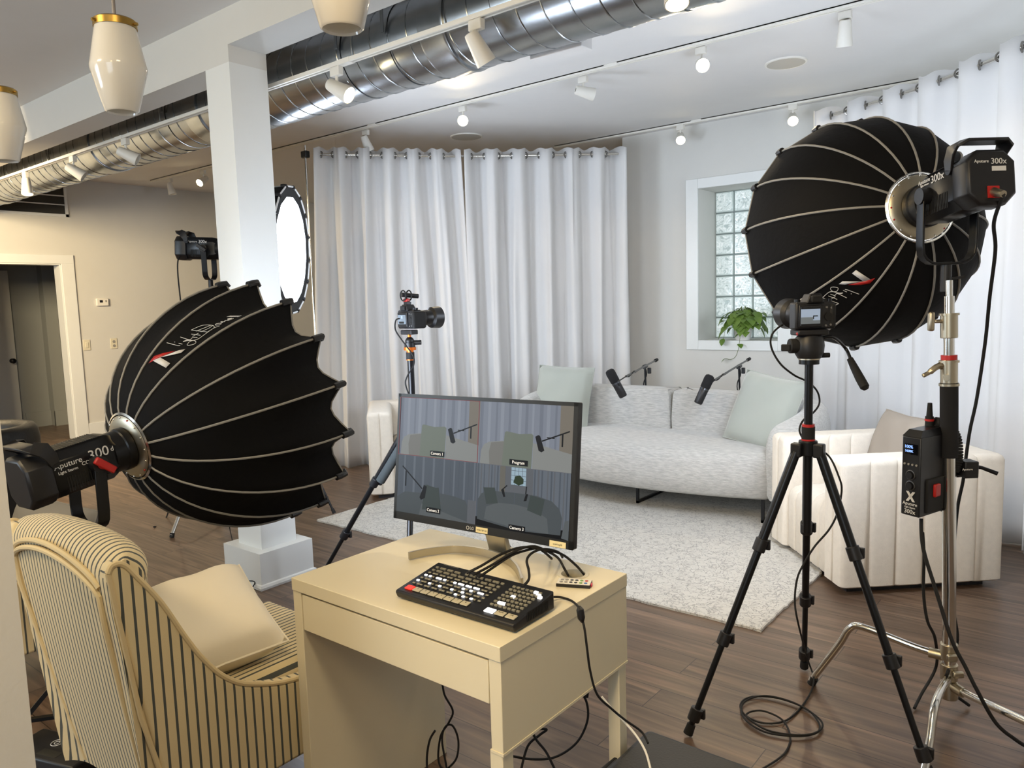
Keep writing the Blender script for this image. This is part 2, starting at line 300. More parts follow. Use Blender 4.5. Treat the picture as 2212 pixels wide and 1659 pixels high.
# beam, column, post
mb = MB(); mb.b2((XL, 2.214, 2.69), (-3.735, 2.40, 3.03)); mb.b2((-3.735, 2.214, 2.69), (-3.516, 2.43, 3.03)); mb.b2((-3.516, 2.214, 2.772), (XR, 2.43, 3.03)); struct('trim_2', mb, wallm)
mb = MB(); mb.b2((-3.735, 2.214, 0), (-3.516, 2.43, 2.69)); mb.b2((-3.80, 2.16, 0), (-3.455, 2.49, .195))
mb.tube([(-3.80, 2.16, .012), (-3.455, 2.16, .012), (-3.455, 2.49, .012), (-3.80, 2.49, .012)], .018, 8, loop=True); struct('trim_3', mb, trimm)
struct('trim_4', MB().b2((-1.6, .12, 0), (-1.095, .335, ZN)), wallm)
# ================================================================== CEILING THINGS
galv = mat('galvanised_steel', 'a9adb0', .27, metal=1, var=.16, vscale=14, bump=.05, bscale=25)
duct = thing('air_duct', 'long galvanised spiral air duct hanging under the ceiling behind the beam', 'duct', (-4, 2.84, 2.565))
DY, DZ, DR = 2.84, 2.77, .20
def ring(x, r, n=56, y=DY, z=DZ): return [V((x, y+r*math.cos(2*PI*k/n), z+r*math.sin(2*PI*k/n))) for k in range(n)]
MB().rings([ring(-9.55+k*.35, DR) for k in range(31)]).build('pipe', galv, duct)
pts = []
for k in range(0, 82*24):
    a = 2*PI*k/24; pts.append((-9.55+k/24*.128, DY+(DR+.001)*math.cos(a), DZ+(DR+.001)*math.sin(a)))
MB().tube(pts, .0036, 5).build('spiral_seam', galv, duct)
for x in (-8.6, -6.3, -4.75, -2.62, -.6):
    MB().rings([ring(x, DR), ring(x, DR+.008), ring(x+.012, DR+.010), ring(x+.14, DR+.006), ring(x+.15, DR+.010), ring(x+.16, DR+.008), ring(x+.16, DR)], cap=False).build('coupling', galv, duct)
for x in (-7.9, -6.9, -5.0, -3.2, -2.85, -1.4):
    mb = MB(); mb.rings([ring(x, DR+.004), ring(x+.02, DR+.004)], cap=False); mb.b2((x, DY-.22, DZ), (x+.02, DY-.216, ZC)); mb.build('hanger_strap', galv, duct)
MB().b2((-2.22, 2.97, 2.585), (-1.93, 3.06, 2.66)).build('register_box', ceilm, duct, bevel=.004)
def track(y, x0, x1, z, label, susp=False):
    t = thing('lighting_track', label, 'track', ((x0+x1)/2, y, z-.02)); mb = MB(); mb.b2((x0, y-.018, z-.02), (x1, y-.007, z)); mb.b2((x0, y+.007, z-.02), (x1, y+.018, z)); mb.b2((x0, y-.018, z-.006), (x1, y+.018, z)); mb.build('rail', whitep, t)
    x = x0+1.5
    while x < x1: MB().b2((x, y-.020, z-.022), (x+.1, y+.020, z+.001)).build('joint_cover', whitep, t); x += 2.4
    if susp:
        x = x0+.7
        while x < x1: MB().cyl((x, y, z), (x, y, ZC), .0025, n=6).build('suspension_wire', chrome, t); x += 1.9
TZ = 3.028
track(2.56, -9.4, 1.2, 2.675, 'white light track hung on wires in front of the metal duct', True)
track((4.5953), -9.1, 1.9, TZ, 'white light track on the ceiling between duct and window wall')
track(6.55, -4.6, 1.9, TZ, 'white light track on the ceiling close to the window wall')
lens_on = mat('lit_lamp_lens', 'fff2d0', .4, emit=22, ecol='ffe9b8'); lens_off = mat('unlit_lamp_lens', 'b8b4aa', .2)
spotm = mat('white_spot_housing', 'dedbd2', .45)
def spot(x, y, z, aim, lit, label):
    pw = 26 if x > -7 else 45
    t = thing('track_spotlight', label, 'spotlight', (x, y, z-.15), group='spotlights on the ceiling tracks')
    MB().b2((x-.035, y-.016, z-.045), (x+.035, y+.016, z)).build('adapter', spotm, t, bevel=.004)
    MB().cyl((x, y, z-.045), (x, y, z-.10), .008).build('stem', spotm, t)
    a = V(aim).normalized(); F = frame(V((x, y, z-.105))-a*.055, a, (.1, .2, 1))
    h = MB().lathe([(.014, .0), (.018, -.003), (.028, 0), (.031, .01), (.044, .125), (.044, .135), (.040, .135), (.040, .128)], F, 24).build('lamp_head', spotm, t)
    MB().lathe([(.0001, .13), (.040, .13)], F, 24).build('lens', lens_on if lit else lens_off, h)
    if lit:
        l = bpy.data.lights.new('spot_beam', 'SPOT'); l.energy = pw; l.color = (1, .80, .52); l.spot_size = math.radians(95); l.spot_blend = .6; l.shadow_soft_size = .035
        o = bpy.data.objects.new('spot_beam', l); col.objects.link(o); o.location = V((x, y, z-.105))+a*.09; o.rotation_euler = a.to_track_quat('-Z', 'Y').to_euler()
R_, T_ = V((.78, .63, 0)), V((.63, -.78, 0)); D_ = V((0, 0, -1))
Z1 = 2.655; K2 = 4.64
for x, aim, lit, lb in [(-1.27, D_+T_*.3, 1, 'lit white spotlight on the duct track, cut by the top edge of the photo'), (-2.19, R_*.45+D_*.8-T_*.25, 0, 'unlit white spotlight pointing down in front of the duct, right of centre'), (-3.12, R_*.85+D_*.55+T_*.35, 1, 'bright lit white spotlight in front of the duct just right of the column'),
        (-5.39, R_*.85+D_*.45-T_*.2, 0, 'unlit white spotlight on the duct track nearest the column on its left'), (-6.24, R_*.7+D_*.5-T_*.2, 0, 'unlit white spotlight on the duct track above the doorway wall, middle of three'), (-7.17, D_*.9+R_*.1+T_*.15, 1, 'lit white spotlight pointing down at the far left end of the duct track')]:
    spot(x, 2.56, Z1, aim, lit, lb)
for x, aim, lit, lb in [(-1.275, D_*.9+R_*.1-T_*.3, 0, 'unlit white spotlight pointing down on the ceiling track, nearest the top right'), (-2.13, T_*.9+D_*.35-R_*.1, 1, 'lit spotlight facing the viewer right of the duct, left of the round ceiling grille'), (-3.01, R_*.9+D_*.2-T_*.2, 0, 'unlit white spotlight pointing right, above the middle of the back curtains'),
        (-4.14, T_*.9+D_*.3, 1, 'lit spotlight facing the viewer above the back curtain, by the small ceiling grille'), (-5.30, D_*.85+R_*.3-T_*.2, 0, 'small unlit spotlight pointing down above the left curtain'), (-8.02, T_*.8-R_*.3+D_*.5, 1, 'lit spotlight seen just left of the column near the far wall'), (-8.75, D_*.9+R_*.2, 0, 'small unlit spotlight at the far left end of the middle track')]:
    spot(x, K2, 3.01, aim, lit, lb)
for x, aim, lit, lb in [(-2.20, T_*.75-R_*.25+D_*.5, 1, 'lit spotlight on the track by the window wall, beside the right curtain'), (-3.21, T_*.75-R_*.15+D_*.5, 1, 'lit spotlight on the track by the window wall, left of the window')]:
    spot(x, 6.55, 3.01, aim, lit, lb)
opal = mat('opal_glass', 'f2efe8', .12, trans=.25, coat=.5); brass = mat('aged_brass', 'a98a4a', .35, metal=1)
def pendant(x, y, zb, label):
    t = thing('pendant_lamp', label, 'pendant lamp', (x, y, zb), group='opal glass pendants')
    F = Matrix.Translation((x, y, zb))
    MB().lathe([(.043, .006), (.045, 0), (.050, .004), (.083, .128), (.084, .138), (.082, .148), (.060, .262), (.057, .262), (.078, .146), (.079, .134), (.043, .006)], F, 40).build('glass_shade', opal, t, ang=70)
    MB().lathe([(.0, .283), (.058, .283), (.064, .278), (.064, .258), (.059, .258), (.059, .272), (0, .272)], F, 40).build('cap', brass, t)
    for k in range(3):
        a = 2*PI*k/3+.6; MB().cyl(F @ V((.06*math.cos(a), .06*math.sin(a), .267)), F @ V((.074*math.cos(a), .074*math.sin(a), .267)), .005, n=10).build('thumb_screw', brass, t)
    MB().cyl((x, y, zb+.28), (x, y, ZN), .0055).build('stem', mat('grey_cord', '8b8480', .5), t)
pendant(-2.529, 1.2, 2.104, 'opal glass pendant lamp fully in view left of the column'); pendant(-1.434, 1.2, 2.10, 'opal glass pendant lamp cut by the top edge, right of the column'); pendant(-3.55, 1.2, 2.09, 'opal glass pendant lamp cut by the left edge')
for x, y, r, lb in [(-1.87, 5.42, .125, 'large round ceiling speaker grille near the right curtain'), (-4.92, 5.55, .14, 'round ceiling speaker grille above the back curtain')]:
    t = thing('ceiling_speaker', lb, 'speaker', (x, y, ZC-.01)); MB().lathe([(.0001, 0), (r, 0), (r, .01), (0.0001, .01)], Matrix.Translation((x, y, ZC-.01)), 40).build('grille', mat('speaker_grille', 'bdbab0', .7, bump=.6, bscale=700), t)
    MB().lathe([(r, 0), (r+.012, .002), (r+.014, .01), (r, .01)], Matrix.Translation((x, y, ZC-.01)), 40).build('rim', whitep, t)
t = thing('return_air_grille', 'white return air grille with dark slots high on the left wall', 'air grille', (XL, 3.5, 2.59))
mb = MB(); mb.b2((XL, 2.95, 2.59), (XL+.02, 3.83, 2.62)); mb.b2((XL, 2.95, 2.93), (XL+.02, 3.83, 2.96)); mb.b2((XL, 2.95, 2.59), (XL+.02, 2.98, 2.96)); mb.b2((XL, 3.80, 2.59), (XL+.02, 3.83, 2.96)); mb.build('frame', trimm, t)
MB().b2((XL, 2.98, 2.62), (XL+.006, 3.80, 2.93)).build('filter', mat('dark_filter', '3a3833', .9, bump=1, bscale=200), t)
for z in (2.72, 2.82): MB().b2((XL+.004, 2.98, z), (XL+.018, 3.80, z+.012)).build('bar', trimm, t)
t = thing('thermostat', 'white wall thermostat right of the doorway', 'thermostat', (XL, 4.117, 1.56)); MB().b2((XL, 4.05, 1.56), (XL+.03, 4.19, 1.65)).build('housing', whitep, t, bevel=.008)
MB().b2((XL+.03, 4.085, 1.60), (XL+.032, 4.12, 1.63)).build('display', black, t); MB().b2((XL+.03, 4.15, 1.605), (XL+.033, 4.165, 1.63)).build('buttons', greyp, t)
for y, nm, lb in [(3.905, 'light_switch', 'ivory light switch plate beside the doorway'), (4.219, 'wall_outlet', 'ivory wall outlet plate right of the light switch')]:
    t = thing(nm, lb, nm.replace('_', ' '), (XL, y, 1.04)); MB().b2((XL, y-.04, 1.04), (XL+.008, y+.04, 1.165)).build('plate', mat('ivory_plastic', 'd9d2bb', .4), t, bevel=.003)
    if nm == 'light_switch': MB().b2((XL+.008, y-.017, 1.07), (XL+.014, y+.017, 1.135)).build('rocker', mat('ivory_plastic', 'd9d2bb', .4), t, bevel=.002)
    else:
        for z in (1.075, 1.125): MB().cyl((XL+.008, y, z), (XL+.011, y, z), .017, n=20).build('socket', greyp, t)

# ================================================================== CURTAINS
curtm = mat('white_curtain_fabric', 'f3f2f1', .85, trans=.34, bump=.08, bscale=500, sheen=.2)
def lerp_path(P, s):
    for i in range(len(P)-1):
        l = (P[i+1]-P[i]).length
        if s <= l or i == len(P)-2: return P[i]+(P[i+1]-P[i])*(s/l), (P[i+1]-P[i]).normalized()
        s -= l
def curtain(P, s0, s1, folds, amp, zb, label, ph=0, seed=1, spread=1.0, group=None):
    P = [V(p) for p in P]; rnd = random.Random(seed); L_ = s1-s0
    mid, _ = lerp_path(P, (s0+s1)/2)
    t = thing('curtain', label, 'curtain', (mid.x, mid.y, zb), group=group)
    jit = [rnd.uniform(-.8, .8) for _ in range(folds+2)]; ja = [rnd.uniform(.65, 1.25) for _ in range(folds*2+4)]; NU = int(folds*20); NV = 22; rows = []
    for j in range(NV+1):
        v = j/NV; row = []
        for i in range(NU+1):
            u = i/NU; f = u*folds; k = int(f)
            p, d = lerp_path(P, s0+u*L_); nrm = V((d.y, -d.x, 0)).normalized(); z = p.z+.055; zz = z+(zb-z)*v
            low = min(1, v*2.2)
            a = math.sin(2*PI*f+ph+low*(.55*math.sin(1.7*f+seed)+jit[k % len(jit)]*.25))
            s_ = math.copysign(abs(a)**.75, a)
            off = amp*s_*ja[int(f*2) % len(ja)]*(1-.15*low)+amp*.25*low*math.sin(2*PI*f*2.13+seed*2+v*1.2)
            ax = (u-.5)*L_*(spread-1)*v+.012*low*math.sin(2*PI*f*1.5+v*3+seed)
            scal = .010*math.cos(2*PI*f*2+ph*2)*(1 if j == 0 else 0)
            q = p+d*ax+nrm*off; row.append(V((q.x, q.y, zz+scal)))
        rows.append(row)
    MB().rings(rows, closed=False, cap=False).build('fabric_panel', curtm, t, solid=.003, ang=80)
    for c in range(folds*2):
        s = s0+L_*((c+.0)/(folds*2)+.0)-L_*ph/(2*PI*folds)
        if s < s0+.01 or s > s1-.01: continue
        p, d = lerp_path(P, s); nrm = V((d.y, -d.x, 0)).normalized(); sg = 1 if c % 2 == 0 else -1
        ax = (d*.80+nrm*sg*.60).normalized(); tn = V((0, 0, 1)); bi = ax.cross(tn)
        MB().tube([p+(bi*math.cos(2*PI*k/20)+tn*math.sin(2*PI*k/20))*.026 for k in range(20)], .006, 6, loop=True).build('grommet', mat('steel_grommet', '8e8c88', .25, metal=1), t)
    return t
BC = [(-5.60, 4.30, 2.80), (-4.68, 5.27, 2.775), (-3.69, 6.37, 2.80)]
Lb = sum((V(BC[i+1])-V(BC[i])).length for i in range(2))
curtain(BC, .0, Lb*.455, 6, .065, .004, 'left half of the white grommet curtain behind the sofa, hanging beside the thin chrome pole', 1.5, 3, 1.16, 'back curtains')
curtain(BC, Lb*.465, Lb, 6, .065, .004, 'right half of the white grommet curtain behind the sofa, ending at the window wall', 1.5, 5, 1.0, 'back curtains')
RC = [(-1.85, 6.07, 2.755), (-1.388, 5.816, 2.75), (-1.10, 5.62, 2.745), (-.769, 5.36, 2.745), (-.575, 5.18, 2.745), (-.40, 5.0, 2.745), (.1, 4.45, 2.745), (.7, 3.7, 2.745), (1.4, 2.9, 2.745), (2.3, 2.1, 2.745)]  # unseen tail of the path added to block window light from the desk
Lr = sum((V(RC[i+1])-V(RC[i])).length for i in range(9))
curtain(RC, 0, 1.88, 6, .058, .004, 'white grommet curtain at the right beside the large black softbox', .6, 8, 1.0, 'right curtains')
curtain(RC, 1.90, Lr, 8, .07, .004, 'white curtain cut by the right edge of the photo', .4, 9, 1.0, 'right curtains')
t = thing('curtain_rod', 'steel rod carrying the back curtains', 'curtain rod', (-4.6, 5.3, 2.79)); MB().tube([V(p) for p in BC], .0125, 16).build('rod', chrome, t); MB().sphere(BC[2], .02).build('finial', chrome, t)
t = thing('curtain_rod', 'steel rod carrying the curtains on the right', 'curtain rod', (-.8, 5.4, 2.74)); MB().tube([V(p) for p in RC], .0125, 16).build('rod', chrome, t); MB().sphere(RC[0], .02).build('finial', chrome, t)
t = thing('backdrop_stand', 'thin chrome stand pole holding the left end of the back curtain rod', 'stand', (-5.66, 4.25, 0))
MB().cyl((-5.66, 4.25, 0.35), (-5.66, 4.25, 1.6), .016).build('lower_pole', chrome, t); MB().cyl((-5.66, 4.25, 1.6), (-5.66, 4.25, 2.88), .011).build('upper_pole', chrome, t)
MB().box((-5.66, 4.25, 2.80), (.07, .05, .06)).build('clamp', black, t, bevel=.008)
for a in (1.2, 3.3, 5.3): MB().tube([(-5.66, 4.25, .5), (-5.66+.35*math.cos(a), 4.25+.35*math.sin(a), .012)], .01, 8).build('leg', chrome, t)

# ================================================================== RUG, SOFA, ARMCHAIRS
mb = MB(); ou = []
rx0, rx1, ry0, ry1 = -4.27, -1.165, 3.13, 5.62
for a, b in (((rx0, ry0), (rx1, ry0)), ((rx1, ry0), (rx1, ry1)), ((rx1, ry1), (rx0, ry1)), ((rx0, ry1), (rx0, ry0))):
    for k in range(60): ou.append((a[0]+(b[0]-a[0])*k/60+random.uniform(-.006, .006), a[1]+(b[1]-a[1])*k/60+random.uniform(-.006, .006)))
tag(mb.loft(ou, [(.001, 0), (.012, 0), (.016, .006)]).build('rug', rug_mat()), 'large cream rug with carved grey pattern under the sofa', 'rug')

boucle = mat('grey_white_boucle', 'aeadaa', .95, var=.42, vscale=75, bump=.8, bscale=150, stretch=(.28, .8, 1.7), sheen=.3, c2='d6d4ce')
SX = -2.63
sofa = thing('sofa', 'long curved grey white boucle sofa on thin black sled legs', 'sofa', (SX, 5.0, 0))
cp = [(1.03, 4.63), (1.08, 4.80), (1.085, 5.0), (1.03, 5.2), (.90, 5.36), (.7, 5.44), (.4, 5.46), (0, 5.465)]
cp = cp+[(-x, y) for x, y in cp[:-1][::-1]]
cl = [V((p[0], p[1], 0)) for p in smoothpts([(x, y, 0) for x, y in cp], 5)]
outer, inner = [], []
for i, p in enumerate(cl):
    tt = (cl[min(i+1, len(cl)-1)]-cl[max(i-1, 0)]).normalized(); nn = V((tt.y, -tt.x, 0)); outer.append(p+nn*.105); inner.append(p-nn*.095)
def capr(a, b, m=5):
    c = (a+b)/2; r = (b-a)/2; f = V((r.y, -r.x, 0)); return [c-r*math.cos(PI*k/(m+1))*1+f*math.sin(PI*k/(m+1))*.8 for k in range(1, m+1)]
ou = outer+[c for c in capr(outer[-1], inner[-1])]+inner[::-1]+[c for c in capr(inner[0], outer[0])]
ou = [(SX+p.x, p.y) for p in ou]
def zf(i, z):
    y = ou[i][1]; f = max(0, min(1, (5.25-y)/.65)); return z-(z-.18)*.17*f*f
MB().loft(ou, [(.20, .035), (.185, .01), (.22, -.004), (.45, -.012), (.60, -.006), (.66, .006), (.70, .020), (.725, .040), (.738, .065), (.742, .085)], zf, sm=6, pair=len(ou)-3).build('shell', boucle, sofa, ang=75)
so = []
for k in range(41):
    u = -1+2*k/40; so.append((SX+u*.955, 4.60-.17*math.cos(u*PI/2)**.8 if abs(u) < 1 else 4.60))
so += [tuple(p[:2]) for p in smoothpts([(SX+.965, 4.63, 0), (SX+.975, 4.85, 0), (SX+.95, 5.1, 0), (SX+.85, 5.28, 0), (SX+.5, 5.33, 0), (SX-.5, 5.33, 0), (SX-.85, 5.28, 0), (SX-.95, 5.1, 0), (SX-.975, 4.85, 0), (SX-.965, 4.63, 0)], 5)]
MB().loft(so, [(.185, .06), (.18, .03), (.20, .006), (.30, -.012), (.39, -.004), (.43, .010), (.455, .032), (.468, .065), (.472, .09)], sm=12).build('seat', boucle, sofa, ang=75)
for sx in (-1, 1):
    bo = [(SX+sx*.012, 5.19), (SX+sx*.06, 5.165), (SX+sx*.45, 5.16), (SX+sx*.70, 5.13), (SX+sx*.86, 5.05), (SX+sx*.93, 4.98), (SX+sx*.99, 5.1), (SX+sx*.95, 5.26), (SX+sx*.8, 5.36), (SX+sx*.5, 5.40), (SX+sx*.06, 5.41), (SX+sx*.012, 5.39)]
    bo = [tuple(p[:2]) for p in smoothpts([(x, y, 0) for x, y in bo+bo[:1]], 5)[:-1]]
    MB().loft(bo, [(.40, .0), (.55, -.008), (.68, 0), (.735, .006), (.755, .014), (.765, .026)], sm=3, pair=0).build('back_cushion', boucle, sofa, ang=75)
for x in (-.92, 0, .90):
    mb = MB(); X = SX+x; r = .009
    mb.b2((X-r, 4.65, .018), (X+r, 4.668, .20)); mb.b2((X-r, 5.25, .018), (X+r, 5.268, .20)); mb.b2((X-r, 4.65, .016), (X+r, 5.268, .034)); mb.build('leg', blackm, sofa)

def cushion(name, F, s, th, m, label, cat='cushion', piping=True, group=None, pinch=.1):
    mb = MB(); n = 18
    def pt(u, v, sg):
        e = max(0, (1-u**4)*(1-v**4))**.5; k = 1-pinch*(1-abs(u*v))*(abs(u)**3+abs(v)**3)*.5
        wr = .006*math.sin(5*u+3*v*u)*math.cos(4*v-u)
        return F @ V((u*s/2*k, v*s/2*k, sg*th/2*e+wr*e))
    for sg in (1, -1): mb.rings([[pt(-1+2*i/n, -1+2*j/n, sg) for i in range(n+1)] for j in range(n+1)], closed=False, cap=False)
    t = thing(name, label, cat, tuple(F.translation), group=group)
    mb.build('cover', m, t, ang=80)
    if piping:
        e = [(-1+2*i/n, -1) for i in range(n)]+[(1, -1+2*i/n) for i in range(n)]+[(1-2*i/n, 1) for i in range(n)]+[(-1, 1-2*i/n) for i in range(n)]
        MB().tube([pt(u, v, 1) for u, v in e], .004, 6, loop=True).build('piping', m, t)
    return t
sage = mat('sage_velvet', '9fa39a', .8, var=.08, vscale=5, sheen=.6)
F = fxy((-3.49, 4.99, .69), V((1, .12, -.03)), V((-.05, .28, 1))); cushion('throw_pillow', F, .50, .15, sage, 'sage green velvet pillow at the left end of the sofa', group='sage pillows on the sofa')
F = fxy((-1.845, 4.98, .685), V((1, -.35, -.13)), V((.2, .35, 1))); cushion('throw_pillow', F, .50, .15, sage, 'sage green velvet pillow leaning tilted at the right end of the sofa', group='sage pillows on the sofa')

linen = mat('cream_linen_weave', 'dcd3c5', .92, var=.08, vscale=40, bump=.35, bscale=260, stretch=(1, 1, 1))
def tub_square(C0, U, Wd, label, pil=None):
    """channel-tufted armchair: C0 outer front corner, U unit vector along its front, body lies to the side Nb"""
    U = V(U).normalized(); Nb = V((-U.y, U.x)) if (pil != 'flip') else V((U.y, -U.x)); C0 = V(C0)
    P = lambda a, b: C0+U*a+Nb*b
    D, A, Hh = .80, .17, .665
    c = P(Wd/2, D/2); t = thing('armchair', label, 'armchair', (c.x, c.y, 0), group='channel tufted cream armchairs')
    TS = (0, .03, .07, .14, .3, .5, .7, .86, .93, .97)
    def outline_fn(cor, ns, mx, amp):
        K = len(cor); cc = [V(q) for q in cor]; ar = sum(cc[i].x*cc[(i+1) % K].y-cc[(i+1) % K].x*cc[i].y for i in range(K)); sg = 1 if ar > 0 else -1
        nor = []
        for i in range(K): d = (cc[(i+1) % K]-cc[i]).normalized(); nor.append(V((d.y, -d.x))*sg)
        def fn(ins):
            co_ = []
            for i in range(K): a, b = nor[i-1], nor[i]; m_ = (a+b)/(1+a.dot(b)); co_.append(cc[i]-m_*ins)
            o = []
            for i in range(K):
                for c_ in range(ns[i]):
                    for t_ in TS:
                        e = (c_+t_)/ns[i]; bl = amp*min(1, min(t_, 1-t_)/.16)**.55*max(0, 1-ins/mx); o.append(tuple(P(*(co_[i].lerp(co_[(i+1) % K], e)+nor[i]*bl))))
            return o
        return fn
    cor = [(0, 0), (0, D), (Wd, D), (Wd, 0), (Wd-A, 0), (Wd-A, D-A), (A, D-A), (A, 0)]
    MB().loftf(outline_fn(cor, (6, 6, 6, 2, 5, 4, 5, 2), .05, .010), [(.035, .012), (.045, 0), (Hh-.03, 0), (Hh-.012, .006), (Hh-.002, .018), (Hh, .035)]).build('shell', linen, t, ang=50)
    MB().loftf(outline_fn([(A+.01, .02), (Wd-A-.01, .02), (Wd-A-.01, D-A), (A+.01, D-A)], (5, 1, 1, 1), .10, .010), [(.04, .01), (.055, 0), (.33, 0), (.37, .008), (.395, .03), (.41, .06), (.415, .09)]).build('seat', linen, t, ang=50)
    s_ = []
    for a, b in ((.03, .03), (Wd-.03, .03), (Wd-.03, D-.03), (.03, D-.03)): s_.append(tuple(P(a, b)))
    MB().loft(s_, [(.0, .03), (.04, .03)]).build('plinth', black, t)
    return t, P
ua = V((.623, .511)).normalized()   # along the near side of the right armchair
uf = V((-.547, .597)).normalized()
t, P = tub_square((-1.0012,3.7402), tuple(uf), .82, 'cream channel tufted armchair at the right behind the lighting stand', 'flip')
F = fxy((P(.45, .52).x, P(.45, .52).y, .60), V((uf.x, uf.y, 0)), V((ua.x*.35, ua.y*.35, 1))); cushion('throw_pillow', F, .42, .13, mat('taupe_linen', '94897c', .85), 'taupe pillow in the right armchair, half hidden by the control box')
t, P = tub_square((-4.3836,3.7193), (.67, .74), .80, 'cream channel tufted armchair at the left behind the monitor')

# ================================================================== MICROPHONES
def boom(label, base, pivot, rear, front):
    t = thing('microphone_stand', label, 'microphone stand', (base[0], base[1], 0), group='boom stands behind the sofa')
    b = V((base[0], base[1], 0)); pv = V(pivot)
    MB().lathe([(.0001, .0), (.13, .0), (.13, .012), (.02, .03), (.0001, .03)], Matrix.Translation(b), 28).build('base', blackm, t)
    MB().cyl(b+V((0, 0, .02)), b+V((0, 0, .55)), .011).build('lower_tube', blackm, t); MB().cyl(b+V((0, 0, .55)), pv, .008).build('upper_tube', blackm, t); MB().cyl(b+V((0, 0, .53)), b+V((0, 0, .58)), .016).build('clutch', black, t)
    d = (V(rear)-V(front)).normalized()
    MB().cyl(pv-d*.04+V((0, 0, .005)), pv+d*.05+V((0, 0, .005)), .018).build('swivel_clamp', black, t)
    MB().box(pv+V((.03, .02, -.03)), (.03, .02, .05)).build('wing_knob', black, t, bevel=.005)
    MB().cyl(front, rear, .0075).build('boom_arm', blackm, t); MB().cyl(V(rear)-d*.09, rear, .014).build('counterweight', rubber, t)
    MB().tube(smoothpts([V(front), V(front)+d*.12+V((0, 0, -.012)), V(front)+d*.25+V((.01, 0, .012)), V(front)+d*.4+V((-.01, 0, -.012)), pv-d*.05+V((0, 0, .01)), pv+V((.015, 0, -.06)), pv+V((-.015, 0, -.16)), b+V((.012, 0, .5))]), .0045, 8).build('wrapped_cable', rubber, t)
    return t
def studio_mic(label, ctr, top, front):
    c = V(ctr); d = (V(top)-c).normalized(); F = frame(c, d, (0, .3, 1) if abs(d.z) < .95 else (0, 1, 0))
    t = thing('microphone', label, 'microphone', tuple(c), group='studio microphones over the sofa')
    MB().lathe([(.001, -.115), (.024, -.115), (.029, -.108), (.030, -.01), (.0295, 0)], F, 28).build('body', black, t)
    MB().lathe([(.028, .0), (.033, .006), (.034, .075), (.030, .092), (.018, .10), (.001, .101)], F, 28).build('foam_windscreen', mat('black_foam', '141416', .95, bump=.8, bscale=300), t)
    MB().lathe([(.0295, -.012), (.0315, -.012), (.0315, -.001), (.0295, -.001)], F, 28).build('ring', mat('grey_ring', '55585c', .3, metal=.8), t)
    x = (F.to_3x3() @ V((1, 0, 0)))
    mb = MB(); mb.tube([c+x*.036-d*.03, c+x*.04, (c+x*.04+V(front))/2, V(front)], .005, 8); mb.cyl(c-x*.045-d*.006, c+x*.045-d*.006, .006); mb.build('yoke', blackm, t)
    return t
f1 = V((-2.7227,4.6775,0.9141))
boom('black boom microphone stand behind the sofa, left of the two', (-3.0748,5.6143,0.745), (-3.0834,5.6098,0.8885), (-3.1457,5.9387,0.9229), tuple(f1))
studio_mic('black studio microphone over the left sofa back, leaning left', (-2.7358,4.5594,0.8828), (-2.7691,4.5426,0.9545), f1)
f2 = V((-2.2331,5.0645,0.8692))
boom('black boom microphone stand behind the sofa, nearer the right pillow', (-2.4622,6.1016,0.7214), (-2.4726,6.0971,0.8648), (-2.5167,6.4417,0.9065), tuple(f2))
studio_mic('black studio microphone beside the right pillow, leaning right', (-2.229,4.8943,0.8285), (-2.2071,4.9215,0.8973), f2)

# ================================================================== PLANT
t = thing('potted_pothos', 'green trailing pothos in a white pot on the window sill', 'potted plant', (-2.72, 6.80, WZ0))
pc = V((-2.72, 6.80, WZ0))
MB().lathe([(.0001, .0), (.062, .0), (.068, .01), (.085, .13), (.087, .145), (.078, .145), (.072, .12), (.0001, .12)], Matrix.Translation(pc), 32).build('pot', mat('white_ceramic_pot', 'dcdad6', .45), t)
leafm = mat('pothos_leaf', '4f7a2c', .4, var=.35, vscale=9, trans=.25, c2='86a04a')
mb = MB(); st = MB(); rnd = random.Random(4)
def leaf(p, d, s, dr):
    p = V(p); d = V(d).normalized(); x = d.cross(V((0, 0, 1))).normalized(); u = x.cross(d)
    o = [(0, 0), (.28, .12), (.5, .35), (.48, .6), (.25, .85), (0, 1.05)]
    L1 = [p+(x*a*1.25+d*b)*s-V((0, 0, 1))*dr*s*b*b-u*(-abs(a))*s*.25 for a, b in o]; R1 = [p+(x*-a*1.25+d*b)*s-V((0, 0, 1))*dr*s*b*b+u*abs(a)*s*.25 for a, b in o]
    Mi = [p+d*b*s-V((0, 0, 1))*dr*s*b*b for a, b in o]
    vs = L1+Mi+R1; fs = [(i, i+1, 7+i, 6+i) for i in range(5)]+[(6+i, 7+i, 13+i, 12+i) for i in range(5)]; mb.add(vs, fs)
for k in range(150):
    a = rnd.uniform(0, 2*PI); r = rnd.uniform(.02, .165); h = .19+.10*math.sqrt(max(0, 1-(r/.18)**2))*rnd.uniform(.55, 1)-.10*(r/.165)**2*rnd.uniform(0, 1.6)
    y = min(math.sin(a)*r, .12); p = pc+V((math.cos(a)*r*1.05, y, h)); leaf(p, (math.cos(a), math.sin(a)*.7-.35, rnd.uniform(-.9, .25)), rnd.uniform(.05, .078), rnd.uniform(.3, .9))
    st.tube(smoothpts([pc+V((math.cos(a)*.03, math.sin(a)*.03, .12)), pc+V((math.cos(a)*r*.6, y*.6, h+.02)), p], 4), .0016, 5)
vine = smoothpts([pc+V((.02, -.06, .14)), pc+V((.03, -.12, .10)), (-2.70, 6.665, 1.02), (-2.71, 6.66, .96), (-2.74, 6.67, .90), (-2.79, 6.675, .875), (-2.83, 6.68, .885)], 6)
st.tube(vine, .002, 6); leaf(vine[-1], (-.8, -.2, -.3), .045, .5); leaf(vine[8], (-.7, -.6, -.1), .05, .5); leaf(vine[12], (.6, -.6, -.3), .045, .5)
